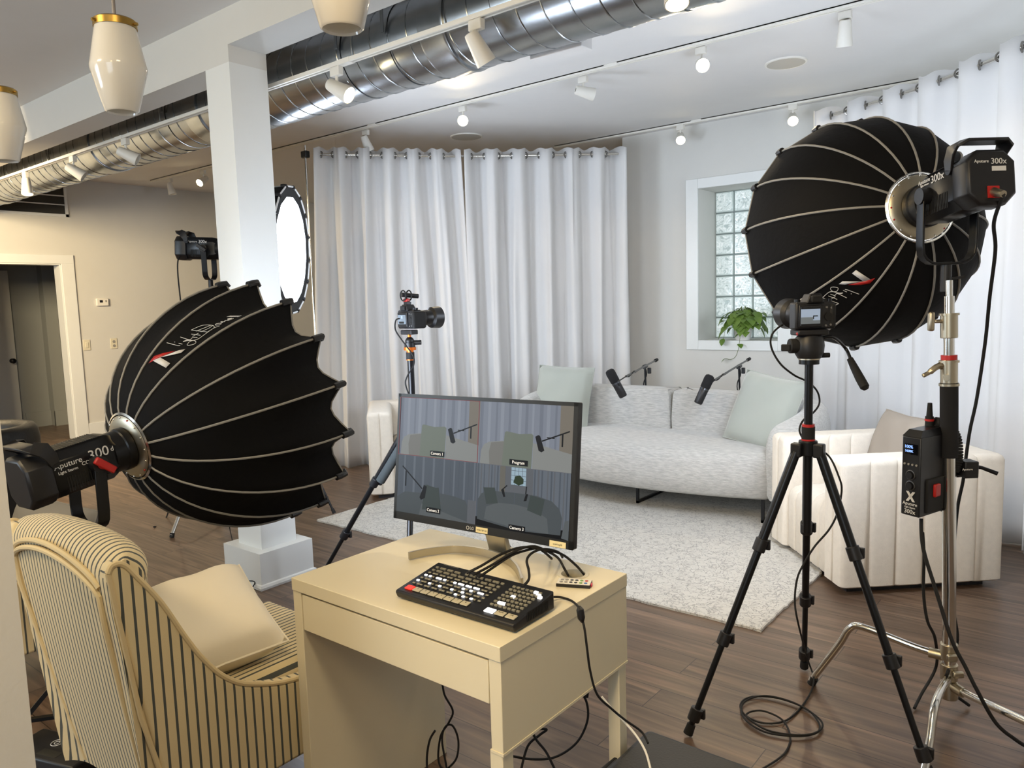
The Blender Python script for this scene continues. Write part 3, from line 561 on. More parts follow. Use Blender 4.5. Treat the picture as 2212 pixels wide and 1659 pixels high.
v2 = smoothpts([pc+V((-.05, -.05, .14)), pc+V((-.12, -.1, .10)), pc+V((-.13, -.13, .02))], 6); st.tube(v2, .0018, 6); leaf(v2[-1], (-.2, -.4, -1), .06, .2); leaf(v2[7], (-.8, -.4, -.4), .055, .3)
mb.build('leaves', leafm, t, ang=80); st.build('vines', mat('green_vine', '5b6b34', .6), t)

# ================================================================== SOFTBOX LIGHTS
lit_diff = mat('lit_diffuser_cloth', 'f4f8ff', .8, emit=23.0, ecol='e2eeff')
def softbox(label, ctr, n, R, h, phase, sgn, sag, front, marks=None, lit=None, prof=.62, dfrac=.93, leak=False):
    c = V(ctr); n = V(n).normalized(); u = n.cross(V((0, 0, 1))).normalized(); v = u.cross(n); N = 16; hub = c-n*h; r0 = .085
    t = thing('softbox', label, 'softbox', tuple(hub), group='round softboxes')
    def P(a, s, off=0, sg=sag):
        tt = s; r = r0+(R-r0)*(tt*(2-tt))**prof; ph = (a-phase)/(2*PI/N); fr = ph-math.floor(ph); w_ = math.sin(PI*fr)
        chord = math.cos(PI/N)/math.cos(2*PI/N*(fr-.5)); r *= 1+(chord-1)*min(1, 2*tt)+(-sg*w_*tt**1.6 if sg >= 0 else 0); r += off
        return hub+n*(h*tt-sg*.55*R*w_*tt**3*.6)+(u*math.cos(a)+v*math.sin(a))*r
    SS = [((k/14)**1.6) for k in range(15)]; M_ = N*6
    MB().rings([[P(phase+2*PI*k/M_, s) for k in range(M_)] for s in SS], True, False).build('canopy', fabricb, t, ang=60)
    MB().rings([[P(phase+2*PI*k/M_, s, -.006) for k in range(M_)] for s in SS], True, False).build('lining', silver, t, ang=60)
    for k in range(N):
        a = phase+2*PI*k/N; r_ = MB().tube([P(a, s, .002) for s in SS], .0042, 6).build('rib_piping', greyp, t)
        MB().tube([P(a, .925, .003), P(a, .96, .004), P(a, 1, .004), P(a, 1, -.012)+n*.006], .0125, 8).build('rib_cap', black, r_)
    MB().tube([P(phase+2*PI*k/M_, 1, .0) for k in range(M_)], .0032, 6, loop=True).build('rim_piping', greyp, t)
    F = frame(hub, n)
    MB().lathe([(.062, -.012), (.100, -.012), (.112, -.004), (.112, .012), (.095, .014)], F, 48).build('speed_ring', satin, t)
    MB().lathe([(.106, .016), (.121, .010), (.123, .0), (.116, -.004)], F, 48).build('ring_rim', chrome, t)
    if leak: MB().lathe([(.1125, .0), (.1135, .010), (.120, .008), (.1185, -.003)], F, 48).build('light_leak', mat('light_gap', 'ffffff', .5, emit=2.2), t)
    for k in range(N):
        a = 2*PI*k/N; MB().sphere(F @ V((.106*math.cos(a), .106*math.sin(a), -.008)), .0035, n=8, k=6).build('screw', redm if k % 5 == 0 else chrome, t)
    if front:
        dd = c-n*(h*(1-dfrac)); rr = R*front; FF = frame(dd, n)
        MB().rings([[dd+(u*math.cos(2*PI*k/64)+v*math.sin(2*PI*k/64))*rr*q+n*.02*(1-q*q) for k in range(64)] for q in (.02, .35, .7, 1)], True, True).build('diffuser', lit_diff, t)
    return t, P, hub, n, u, v
def cob_light(label, hub, n, side, model, lit_knob=redm, yoke_bot=None, yaw_up=(0, 0, 1), off=.0):
    """lamp head: n points out of the front, body runs back from the hub"""
    hub = V(hub); n = V(n).normalized(); b = -n; Fb = frame(hub, n); x = Fb.to_3x3() @ V((1, 0, 0)); y = Fb.to_3x3() @ V((0, 1, 0))
    t = thing('studio_lamp', label, 'studio lamp', tuple(hub), group='black studio lamps')
    P = lambda a, c, d: hub+x*a+y*c+b*d
    MB().lathe([(.0, -.02), (.062, -.02), (.062, .0), (.074, -.008), (.074, -.03), (.070, -.034), (.070, -.075), (.001, -.075)], Fb, 40).build('mount_ring', blackm, t)
    def octs(w_, h_, c, d, oy=0): return [P(sx*(w_/2-(c if e else 0)), sy*(h_/2-(0 if e else c))+oy, d) for sx, sy, e in ((1, -1, 0), (1, 1, 0), (1, 1, 1), (-1, 1, 1), (-1, 1, 0), (-1, -1, 0), (-1, -1, 1), (1, -1, 1))]
    MB().rings([octs(.120, .135, .035, .06), octs(.130, .152, .03, .085), octs(.130, .152, .03, .27), octs(.115, .13, .03, .285)]).build('body', blackm, t, bevel=.003)
    MB().rings([octs(.14, .155, .03, .275), octs(.15, .165, .035, .29), octs(.15, .165, .035, .345), octs(.135, .15, .03, .355)]).build('rear_housing', black, t, bevel=.003)
    for k in range(22):
        d = .10+k*.0075; MB().box(P(0, .0768, d), (.085, .002, .0035), Matrix((x, y, b)).transposed()).build('cooling_fin', black, t)
    for k in range(16):
        d = .12+k*.008
        for s_ in (-1, 1): MB().box(P(s_*.0655, -.035, d), (.0015, .05, .003), Matrix((x, y, b)).transposed()).build('vent_slot', rubber, t)
    for s_ in (-1, 1): MB().cyl(P(s_*.060, .046, .268), P(s_*.078, .046, .268), .014).build('handle_pivot', blackm, t)
    path = [(-.074, .044, .268, .6), (-.078, .07, .275, .8), (-.079, .098, .290, 1), (-.070, .111, .318, 1), (-.058, .114, .325, 1)]; path = path+[(-a, c, d, w_) for a, c, d, w_ in path[::-1]]
    pc_ = [P(a, c, d) for a, c, d, w_ in path]; rr = []
    for i, p in enumerate(pc_):
        tt = (pc_[min(i+1, len(pc_)-1)]-pc_[max(i-1, 0)]).normalized(); hw_ = (b-tt*b.dot(tt)).normalized(); nn = tt.cross(hw_)*.0045; hw_ = hw_*.024*path[i][3]; rr.append([p+hw_+nn, p+hw_-nn, p-hw_-nn, p-hw_+nn])
    MB().rings(rr).build('carry_handle', black, t, bevel=.002)
    # yoke
    pv = hub+b*.145; dn = V((0, 0, -1)); wd = .088; xx = V((x.x, x.y, 0)).normalized(); bot = .215
    yk = MB(); arc = [pv-xx*wd+V((0, 0, .0)), pv-xx*wd+dn*(bot-.06)]+[pv-xx*(wd-.05)-xx*.05*math.cos(q)+dn*(bot-.05+.05*math.sin(q)) for q in (.4, .8, 1.2)]+[pv-xx*(wd-.05)+dn*bot]
    arc = arc+[V((2*pv.x-p.x, 2*pv.y-p.y, p.z)) for p in arc[::-1]]
    hw = V((b.x, b.y, 0)).normalized()*.019
    rr = []
    for i, p in enumerate(arc):
        tt = (arc[min(i+1, len(arc)-1)]-arc[max(i-1, 0)]).normalized(); nn = tt.cross(hw.normalized())*.004; rr.append([p+hw+nn, p+hw-nn, p-hw-nn, p-hw+nn])
    yk.rings(rr); yk.build('yoke', blackm, t, bevel=.002)
    for s_ in (-1, 1): MB().cyl(pv+xx*s_*.06, pv+xx*s_*.097, .026, n=28).build('pivot_disc', black, t)
    kn = pv+xx*side*.10; k_ = MB(); k_.cyl(kn, kn+xx*side*.018, .014); k_.box(kn+xx*side*.022, (.075, .014, .024), Matrix((hw.normalized()*.8+V((0, 0, .6)), xx, (hw.normalized()*-.6+V((0, 0, .8))))).transposed()); k_.build('locking_knob', lit_knob, t, bevel=.004)
    sp = MB(); sp.cyl(pv+dn*(bot-.005), pv+dn*(bot+.09), .017, n=20); sp.build('stand_socket', black, t)
    MB().bar(pv+dn*(bot+.05), pv+dn*(bot+.045)+R_*.06, .012, .008).build('socket_lever', black, t)
    # print
    tx = n if side > 0 else b   # reading direction as seen on that side
    s_dir = x*(-1) if side > 0 else x
    org = hub+x*(.0640)*(-1 if (x.dot(xx*1.0) > 0) == (side < 0) else 1)
    return t, P, x, y, b
def print_on(t, org, tx, ty, items):
    for body, size, dx, dy in items:
        F_ = fxy(V(org)+V(tx).normalized()*dx+V(ty).normalized()*dy, tx, ty); MB().text(body, size, F_).build('lettering', whitee, t, smooth=False)

# ---- right softbox on the chrome stand
nR = V((math.cos(2.294)*math.cos(-.124), math.sin(2.294)*math.cos(-.124), math.sin(-.124)))
tR, PR, hubR, _, _, _ = softbox('large round black softbox at upper right with its back to the viewer', (-.848, 3.269, 1.685), nR, .445, .45, 4.254, -1, .0, .93, leak=True)
tl, PL, x_, y_, b_ = cob_light('black studio lamp with top handle on the right softbox', hubR-nR*.008, nR, -1, '300x', black)
sgn = 1 if x_.dot(V((-.743, -.656, 0))) > 0 else -1
print_on(tl, hubR+x_*sgn*.0662, b_, y_, [('Aputure', .019, .135, .052), ('light storm', .010, .137, .040), ('300x', .034, .205, .045)])
print_on(tl, hubR+b_*.3640, b_.cross(y_)*-1, y_, [('Aputure', .013, -.032, .046), ('300x', .024, .020, .045)])
MB().box(hubR+b_*.3640+y_*.024+b_.cross(y_)*-.02, (.042, .014, .002), Matrix((b_.cross(y_), y_, b_)).transposed()).build('data_label', whitee, tl)
MB().box(hubR+b_*.364+y_*-.045, (.035, .035, .004), Matrix((b_.cross(y_), y_, b_)).transposed()).build('socket_plate', redm, tl)
MB().cyl(hubR+b_*.365+y_*-.045, hubR+b_*.405+y_*-.062, .013, .010).build('cable_plug', satin, tl)
plugR = hubR+b_*.405+y_*-.064

# ---- left softbox
nL = V((math.cos(1.658)*math.cos(.157), math.sin(1.658)*math.cos(.157), math.sin(.157))); KL = 1.08
cL = V((0, 0, 1.4656))+(V((-2.499, 1.622, 1.126))-V((0, 0, 1.4656)))*KL
tL, PLs, hubL, _, _, _ = softbox('large black softbox with scalloped rim on the left, pointing right', cL, nL, .445*KL, .532*KL, 1.752, -1, .13, .80, prof=.58, dfrac=.60)
tl, PL2, x_, y_, b_ = cob_light('black studio lamp with red knob on the left softbox', hubL-nL*.008, nL, -1, '300d', redm)
sgn = 1 if x_.x > 0 else -1
print_on(tl, hubL+x_*sgn*.0662, nL, y_, [('Aputure', .026, -.235, .030), ('Light Storm', .013, -.240, .008), ('COB', .017, -.178, .014), ('300', .046, -.137, .030), ('d', .022, -.092, .030)])

# ---- softbox behind the column
n3 = V((.78, .62, -.05)).normalized(); c3 = V((-4.61, 3.30, 1.87))
t3, P3, hub3, _, _, _ = softbox('lit round softbox glowing white behind the column', c3, n3, .445, .44, .1, 1, .0, .86, dfrac=.985)
tl3, _, x_, y_, b_ = cob_light('black studio lamp seen left of the column against the far wall', hub3-n3*.008, n3, -1, '300x', black)
sgn = 1 if x_.dot(V((.62, -.78, 0))) > 0 else -1
print_on(tl3, hub3+x_*sgn*.0662, n3, y_, [('Aputure', .019, -.235, .045), ('300x', .030, -.165, .045)])
MB().rings([[c3+(P3(.1+2*PI*k/64, 1)-c3)*q for k in range(64)] for q in (.84, 1.0)], True, False).build('front_lip', mat('grey_black_lip', '2a2b2e', .8), t3)
for k in range(16):
    a0 = .1+2*PI*(k+.14)/16; a1 = .1+2*PI*(k+.86)/16; MB().tube([P3(a0+(a1-a0)*q/4, 1, .004)+n3*.004 for q in range(5)], .006, 6).build('white_edge_strip', mat('white_strip', 'e8e8e8', .7), t3)

# ================================================================== STANDS
def cstand(label, base, top, feet, heights, group='chrome light stands'):
    b = V((base[0], base[1], 0)); t = thing('light_stand', label, 'light stand', tuple(b), group=group)
    return t, b
px, py = -.42, 2.80
t, b = cstand('chrome C-stand with bent legs at the right holding the large softbox', (px, py), 1.5, None, None)
LT = lambda z: V((px-.030*(z-.2)/1.26-.0, py, z))
P0 = lambda z: V((-.403+(-.438+.403)*(z-.2)/1.26, 2.80, z))
MB().cyl(P0(.10), P0(.92), .021, n=24).build('lower_column', chrome, t); MB().cyl(P0(.915), P0(1.16), .027, n=24).build('black_sleeve', mat('black_wrap', '101014', .9), t)
MB().cyl(P0(1.15), P0(1.235), .0255, n=24).build('lower_casting', satin, t, bevel=.002); MB().cyl(P0(1.150), P0(1.158), .030, n=24).build('casting_lip', satin, t); MB().cyl(P0(1.226), P0(1.233), .030, n=24).build('casting_lip', satin, t)
MB().cyl(P0(1.235), P0(1.25), .024, n=24).build('red_band', redm, t); MB().cyl(P0(1.25), P0(1.31), .016, n=24).build('middle_riser', chrome, t)
MB().cyl(P0(1.305), P0(1.382), .0255, n=24).build('upper_casting', satin, t, bevel=.002); MB().cyl(P0(1.378), P0(1.385), .030, n=24).build('casting_lip', satin, t)
MB().cyl(P0(1.382), P0(1.44), .016, n=24).build('upper_riser', chrome, t); MB().cyl(P0(1.44), P0(1.49), .011, n=24).build('spigot', chrome, t)
k_ = MB(); k_.cyl(P0(1.36), P0(1.36)-R_*.05, .006); k_.box(P0(1.36)-R_*.058, (.018, .02, .062), Matrix((R_, T_, V((0, 0, 1)))).transposed()); k_.build('tightening_knob', satin, t, bevel=.006)
MB().tube(smoothpts([P0(1.215), P0(1.215)-R_*.035, P0(1.195)-R_*.065, P0(1.185)-R_*.085]), [.012]*6+[.010]*6+[.007]*6+[.006], 8).build('latch_lever', satin, t)
MB().cyl(P0(1.18)-R_*.02+T_*.02, P0(1.18)-R_*.025+T_*.03, .010).build('hex_bolt', satin, t)
for z in (.255, .185, .12): MB().cyl(P0(z-.028), P0(z+.028), .027, n=20).build('leg_collar', satin, t, bevel=.003)
legs = [(.235, V((-0.8538,2.8039,0)), V((-0.6919,2.7333,0.2545)), V((-0.481,2.8128,0.1649))), (.14, V((.07, 2.43, 0)), V((-.04, 2.56, .19)), V((-.33, 2.74, .15)))]
for z, ft, kn, st_ in legs:
    s0 = P0(z); d_ = V((ft.x-s0.x, ft.y-s0.y, 0)); L_ = d_.length; d_.normalize()
    pts = [s0+d_*.02, s0+d_*.10+V((0, 0, .006)), s0+d_*(L_*.60)+V((0, 0, .035)), s0+d_*(L_*.70)+V((0, 0, .02)), s0+d_*(L_*.78)+V((0, 0, -.05)), V((ft.x, ft.y, .015))]
    lg = MB().tube(smoothpts(pts, 5), .0125, 14).build('leg', chrome, t); MB().cyl((ft.x, ft.y, 0.002), V((ft.x, ft.y, .03))-d_*.012, .015).build('rubber_foot', rubber, lg); MB().cyl(s0+d_*.018, s0+d_*.06, .017).build('leg_socket', satin, lg)
ft = V((-.40, 2.36, 0)); s0 = P0(.10); d_ = V((ft.x-s0.x, ft.y-s0.y, 0)).normalized()
lg = MB().tube(smoothpts([s0+d_*.02+V((0, 0, .07)), s0+d_*.15+V((0, 0, .09)), s0+d_*.27+V((0, 0, .08)), s0+d_*.33, V((ft.x, ft.y, .015))], 5), .0125, 14).build('leg', chrome, t); MB().cyl((ft.x, ft.y, .002), (ft.x, ft.y, .03), .015).build('rubber_foot', rubber, lg)
for z, s_ in ((.25, -1), (.19, 1)): MB().box(P0(z)+T_*.035+R_*s_*.01, (.035, .014, .022), Matrix((R_, T_, V((0, 0, 1)))).transposed()).build('wing_nut', satin, t, bevel=.005)

# ---- control box clamped to the stand
cb = thing('control_box', 'black lamp control box with blue display and red lever clamped to the chrome stand', 'control box', (-.50, 2.72, .73))
A0 = V((-0.5402,2.6879,0.721)); A1 = V((-0.4802,2.6589,0.7223)); A2 = V((-0.4275,2.8186,0.7319))
zt, zb_ = 1.015, .735; q0, q1, q2 = V((A0.x, A0.y, 0)), V((A1.x, A1.y, 0)), V((A2.x, A2.y, 0)); q3 = q0+q2-q1
mb = MB(); mb.rings([[V((q.x, q.y, z)) for q in (q0, q1, q2, q3)] for z in (zb_, zt-.02)]); mb.build('case', black, cb, bevel=.004)
cc = (q0+q2)/2
mb = MB(); mb.rings([[V((q.x, q.y, zt-.02)) for q in (q0, q1, q2, q3)], [cc+(q-cc)*.72+V((0, 0, zt)) for q in (q0, q1, q2, q3)]]); mb.build('sloped_top', blackm, cb)
fx = (q1-q0).normalized(); fn = fx.cross(V((0, 0, 1))); fm = (q0+q1)/2+fn*.001; fwid = (q1-q0).length
sx_ = (q2-q1).normalized(); sn = sx_.cross(V((0, 0, 1))); sm = (q1+q2)/2+sn*.001
Zu = V((0, 0, 1)); ff = lambda z, dx=0: fm+V((0, 0, z))+fx*dx
MB().box(ff(.955), (.046, .034, .002), Matrix((fx, Zu, fn)).transposed()).build('display_window', darkglass, cb)
bl = mat('blue_display', '7fa8ff', .5, emit=1.2, ecol='8fb4ff'); mb = MB()
mb.text('100%', .014, fxy(ff(.962, -.008)+fn*.0015, fx, Zu)); mb.text('5600K', .011, fxy(ff(.948, -.006)+fn*.0015, fx, Zu)); mb.build('display_figures', bl, cb, smooth=False)
for k in range(4): MB().cyl(ff(.905, -.021+.014*k), ff(.905, -.021+.014*k)+fn*.003, .0035, n=12).build('button', greyp, cb)
for z in (.87, .835): MB().tube([ff(z)+fx*math.cos(2*PI*k/24)*.015+Zu*math.sin(2*PI*k/24)*.015 for k in range(24)], .0022, 6, loop=True).build('dial', mat('dial_metal', '6b6b6b', .3, metal=.8), cb); MB().cyl(ff(z), ff(z)+fn*.008, .011).build('dial_cap', black, cb)
for s_ in (-1, 1):
    MB().box(ff(.800)+fn*.001, (.0035, .040, .0015), Matrix((fx, Zu, fn)).transposed() @ Matrix.Rotation(.62*s_, 3, 'Z')).build('lettering', whitee, cb); MB().box(ff(.800, .005)+fn*.001, (.0035, .040, .0015), Matrix((fx, Zu, fn)).transposed() @ Matrix.Rotation(.62*s_, 3, 'Z')).build('lettering', whitee, cb)
print_on(cb, fm+V((0, 0, .775)), fx, Zu, [('Aputure', .0155, 0, 0), ('Light Storm', .008, 0, -.012)]); print_on(cb, fm+V((0, 0, .749)), fx, Zu, [('300x', .020, 0, 0)])
MB().box(sm+V((0, 0, .80)), (.10, .11, .012), Matrix((sx_, Zu, sn)).transposed()).build('battery_plate', rubber, cb, bevel=.003)
MB().box(sm+V((0, 0, .815))+sn*.008, (.034, .042, .012), Matrix((sx_, Zu, sn)).transposed()).build('release_lever', redm, cb, bevel=.004)
for z in (.76, .735): MB().box(sm+V((0, 0, z))+sx_*.075, (.03, .008, .02), Matrix((sx_, Zu, sn)).transposed()).build('battery_latch', rubber, cb)
pg = V((cc.x, cc.y, 0))+fx*.0; mb = MB(); pz = (-0.484,2.8049,1.0518); mb.cyl((pz[0], pz[1], .995), (pz[0], pz[1], 1.045), .013); mb.cyl((pz[0], pz[1], 1.045), (pz[0], pz[1], 1.09), .010, .007); mb.build('cable_plug', rubber, cb); MB().cyl((pz[0], pz[1], 1.03), (pz[0], pz[1], 1.037), .0145).build('plug_ring', redm, cb)
MB().box((-0.4151,2.8727,0.864), (.075, .05, .05), Matrix((R_, T_, Zu)).transposed()).build('clamp_body', black, cb, bevel=.003); MB().box((-0.3749,2.842,0.8745), (.045, .05, .055), Matrix((R_, T_, Zu)).transposed()).build('clamp_block', black, cb, bevel=.003)
print_on(cb, V((-0.3703,2.8076,0.8786)), R_, Zu, [('Aputure', .010, 0, 0)])
MB().tube([(-0.3585,2.8559,0.8799), (-0.3394,2.8708,0.8762), (-0.2946,2.8787,0.8598)], [.008, .006, .007], 10).build('clamp_lever', blackm, cb)
co = []; base_ = smoothpts([(-0.4685,2.8137,1.0254),(-0.4346,2.8141,1.0187),(-0.4086,2.8166,0.9789),(-0.4012,2.8141,0.9185),(-0.408,2.815,0.8713)], 10)
for i in range(len(base_)*8):
    f = i/8; k = min(int(f), len(base_)-2); p = base_[k].lerp(base_[k+1], f-k); tt = (base_[k+1]-base_[k]).normalized(); a = tt.cross(T_).normalized(); co.append(p+(a*math.cos(f*4.2)+T_*math.sin(f*4.2))*.014)
tag(MB().tube(co, .0042, 6).build('coiled_cable', rubber), 'black coiled cable looped beside the control box', 'cable')

# ---- cables at the right
cable('thick black cable hanging from the right lamp down past the curtain', [tuple(plugR)]+[(-0.3179,2.765,1.6608),(-0.3216,2.8541,1.5803),(-0.3426,2.9459,1.4345),(-0.3618,3.0376,1.2766),(-0.3829,3.0579,1.0816),(-0.3984,3.0426,0.9683),(-0.4061,3.0209,0.8562),(-0.4126,3.0318,0.7871),(-0.4268,3.0319,0.6847),(-0.4331,3.029,0.5149),(-0.4284,3.0099,0.3505),(-0.4067,2.9844,0.2276),(-0.4236,2.9596,0.1468)]+[(-0.4003,2.765,0.2), (-.42, 2.86, .1), (-.36, 2.95, .01)], .0055)
cable('black mains cable running from the control box to the floor at lower right', [(-0.4827,2.7084,0.7219),(-0.4769,2.6922,0.6651),(-0.4642,2.6817,0.6086),(-0.4303,2.6695,0.5113),(-0.3763,2.641,0.3658),(-0.3355,2.6371,0.2873),(-0.3015,2.6299,0.2248),(-0.2522,2.6553,0.1232),(-0.2051,2.6859,0.0715)]+[(-0.1607,2.7505,0.02), (-0.0785,2.7635,0.01)], .006)
cable('second black cable dangling below the control box', [(-0.481,2.7284,0.6704),(-0.4779,2.7452,0.5878),(-0.4794,2.7641,0.454),(-0.4674,2.773,0.3568),(-0.451,2.8266,0.2758)]+[(-0.4725,2.9974,0.1), (-0.5001,2.8956,0.03), (-0.5074,2.8201,0.01)], .005)

# ---- stand of the left softbox
def tripod(label, apex, feet, r, m, cat='tripod', name='tripod', column=None, locks=2, topw=.03, brace=None, group=None):
    a = V(apex); t = thing(name, label, cat, (a.x, a.y, 0), group=group)
    MB().cyl(a-V((0, 0, .02)), a+V((0, 0, .03)), topw).build('spider', blackm, t, bevel=.004)
    for f in feet:
        f = V((f[0], f[1], .012)); d = (f-a).normalized(); s = a+V((d.x, d.y, 0)).normalized()*topw*1.3; l = (f-s).length
        pts = [s+(f-s)*q for q in (0, .33, .66, 1)]
        lg = MB().tube([pts[0], pts[1]], r, 12).tube([pts[1], pts[2]], r*.82, 12).tube([pts[2], pts[3]], r*.66, 12).build('leg', m, t)
        MB().box(s, (topw*1.1, topw*1.1, topw*1.5)).build('leg_hinge', black, lg, bevel=.004)
        for q in (.33, .66, .93)[:locks]:
            p = s+(f-s)*q; lk = MB(); lk.cyl(p-(f-s).normalized()*.022, p+(f-s).normalized()*.022, r*1.35, n=16); lk.box(p+R_*r*1.5, (r*1.2, .012, .034)); lk.build('leg_lock', black, lg, bevel=.002)
        MB().cyl(f-(f-s).normalized()*.035, f, r*.9, r*1.05, n=12).build('rubber_foot', rubber, lg)
    if column: MB().cyl(a-V((0, 0, column[0])), V(column[1]), column[2], n=20).build('centre_column', m, t)
    return t
pvL = hubL-nL*.153
t = thing('light_stand', 'black light stand under the left softbox, its legs behind the striped chair', 'light stand', (pvL.x, pvL.y, 0))
zs = pvL.z-.3
MB().cyl((pvL.x, pvL.y, .12), (pvL.x, pvL.y, .5), .018).build('lower_tube', blackm, t); MB().cyl((pvL.x, pvL.y, .5), (pvL.x, pvL.y, zs+.02), .015).build('upper_tube', blackm, t); MB().cyl((pvL.x, pvL.y, .48), (pvL.x, pvL.y, .53), .024).build('collar', black, t)
MB().cyl((pvL.x, pvL.y, zs-.09), (pvL.x, pvL.y, zs-.04), .022).build('collar', black, t)
for a in (4.1, 6.2, 2.0):
    d_ = V((math.cos(a), math.sin(a), 0)); c_ = V((pvL.x, pvL.y, 0))
    if a > 6: continue
    lg = MB().bar(c_+V((0, 0, .42)), c_+d_*.36+V((0, 0, .015)), .022, .014).build('leg', blackm, t); MB().bar(c_+V((0, 0, .13)), c_+d_*.25+V((0, 0, .135)), .018, .012).build('brace', blackm, t)
    MB().cyl(c_+d_*.34+V((0, 0, .002)), c_+d_*.35+V((0, 0, .03)), .014).build('rubber_foot', rubber, lg)
# ---- stand of the rear softbox
pv3 = hub3-n3*.153
t = thing('light_stand', 'chrome C-stand behind the column carrying the rear softbox lamp', 'light stand', (pv3.x, pv3.y, 0), group='chrome light stands')
MB().cyl((pv3.x, pv3.y, .12), (pv3.x, pv3.y, 1.2), .018).build('lower_column', chrome, t); MB().cyl((pv3.x, pv3.y, 1.2), (pv3.x, pv3.y, pv3.z-.29), .012).build('upper_riser', chrome, t); MB().cyl((pv3.x, pv3.y, 1.17), (pv3.x, pv3.y, 1.23), .026).build('casting', satin, t)
for ft in ((-4.78, 2.36), (-5.55, 3.0), (-4.75, 3.35)):
    f = V((ft[0], ft[1], 0)); c_ = V((pv3.x, pv3.y, .26)); d_ = V((f.x-c_.x, f.y-c_.y, 0)); l = d_.length; d_.normalize()
    lg = MB().tube(smoothpts([c_, c_+d_*.1, c_+d_*l*.6+V((0, 0, .01)), c_+d_*l*.72-V((0, 0, .04)), V((f.x, f.y, .015))], 5), .0125, 12).build('leg', chrome, t); MB().cyl((f.x, f.y, .002), V((f.x, f.y, .03))-d_*.01, .015).build('rubber_foot', rubber, lg)
cable('thin black cable hanging from the rear lamp left of the column', [tuple(hub3-n3*.34-V((0, 0, .05)))]+[(-5.1541,2.7484,1.8276),(-5.1524,2.7364,1.7316),(-5.1288,2.7285,1.5388),(-5.179,2.7673,1.1798),(-5.1383,2.7362,0.722)]+[(-5.3, 2.6, .02), (-5.1, 2.4, .01)], .005)

# ================================================================== CAMERAS AND TRIPODS
def dslr(label, ctr, d, view, group='mirrorless cameras on tripods', lens=.10):
    d = V(d).normalized(); F_ = fxy(ctr, d.cross(V((0, 0, 1))), (0, 0, 1)); # x right of the camera, z = toward the viewer (back)
    t = thing('camera', label, 'camera', (ctr[0], ctr[1], ctr[2]-.05), group=group)
    B = lambda lo, hi: MB_T(F_, lo, hi)
    MB_T(F_, (-.066, -.048, -.03), (.066, .040, .018)).build('body', black, t, bevel=.007)
    MB_T(F_, (.045, -.048, -.055), (.070, .034, .022)).build('grip', rubber, t, bevel=.010)
    mb = MB(); mb.T = F_; mb.rings([[(x, .036, z) for x, z in ((-.032, -.03), (.028, -.03), (.028, .024), (-.032, .024))], [(x, .066, z) for x, z in ((-.020, -.022), (.016, -.022), (.016, .022), (-.020, .022))]]); mb.build('viewfinder_hump', black, t, bevel=.003)
    MB_T(F_, (-.020, .038, .018), (.016, .060, .034)).build('eyecup', rubber, t, bevel=.004)
    MB_T(F_, (-.058, -.040, .018), (.020, .030, .024)).build('screen_frame', black, t, bevel=.003)
    s_ = MB_T(F_, (-.052, -.034, .0242), (.012, .024, .0250)).build('screen', view[0], t)
    for lo, hi, m_ in view[1]: MB_T(F_, lo, hi).build('screen_picture', m_, s_)
    for x, y in ((.036, .022), (.052, .020), (.034, -.036), (.050, -.034)): mb = MB(); mb.T = F_; mb.cyl((x, y, .018), (x, y, .021), .0035, n=10); mb.build('button', mat('button_grey', '6d6d6d', .5), t)
    mb = MB(); mb.T = F_; mb.cyl((.042, -.008, .018), (.042, -.008, .022), .013, n=24); mb.build('control_wheel', rubber, t)
    for x in (.040, .056, -.05): mb = MB(); mb.T = F_; mb.cyl((x, .040, -.006), (x, .049, -.006), .009, n=20); mb.build('top_dial', blackm, t)
    mb = MB(); mb.T = F_ @ Matrix.Rotation(PI, 4, 'Y'); mb.lathe([(.030, .02), (.036, .03), (.036, .08), (.034, .085), (.036, .09), (.038, .02+lens), (.050, .03+lens), (.053, .075+lens), (.050, .075+lens), (.044, .03+lens), (.001, .02+lens)], None, 32); mb.build('lens', black, t)
    return t, F_
def MB_T(F_, lo, hi): m_ = MB(); m_.T = F_; m_.b2(lo, hi); return m_
scr = mat('camera_screen', '8fa0b8', .4, emit=.42, ecol='9db2d0'); scg = mat('screen_grey', '6b757e', .5, emit=.18, ecol='8a98a5'); scb = mat('screen_black', '05070a', .5)
view1 = (scr, [((-.052, .018, .0250), (.012, .024, .0254), scb), ((-.052, -.034, .0250), (.012, -.029, .0254), scb), ((-.052, -.029, .0250), (-.012, -.008, .0253), scg), ((-.012, -.029, .025), (.012, -.018, .0253), scg), ((-.012, -.006, .0253), (.004, -.003, .0256), scb), ((-.012, -.014, .0253), (-.009, -.003, .0256), scb)])
view2 = (scg, [((-.052, .018, .0250), (.012, .024, .0254), scb), ((-.052, -.034, .0250), (.012, -.026, .0254), scb), ((-.024, .000, .025), (-.014, .012, .0253), scr), ((-.044, -.024, .025), (-.004, -.014, .0253), scb)])
# right tripod
feetR = [(-1.073,2.2173), (-0.9104,2.9009), (-.385, 2.42)]
apR = V((-.785, 2.515, .955))
t = tripod('black tripod in the foreground right carrying the camera', apR, feetR, .0155, blackm, locks=3, group='camera tripods', column=(.28, (apR.x, apR.y, 1.235), .0135))
MB().cyl(apR+V((0, 0, .035)), apR+V((0, 0, .075)), .021).build('column_collar', rubber, t); MB().cyl(apR+V((0, 0, .075)), apR+V((0, 0, .083)), .020).build('red_ring', redm, t); MB().cyl(apR+V((0, 0, .03)), apR+V((0, 0, .035)), .0215).build('red_ring', redm, t)
hd = V((apR.x, apR.y, 1.24))
MB().cyl(hd-V((0, 0, .005)), hd+V((0, 0, .012)), .032).build('head_base', blackm, t); MB().cyl(hd+V((0, 0, .010)), hd+V((0, 0, .016)), .034).build('bubble_ring', satin, t)
mb = MB(); F_ = fxy(hd, R_, Zu); mb.T = F_
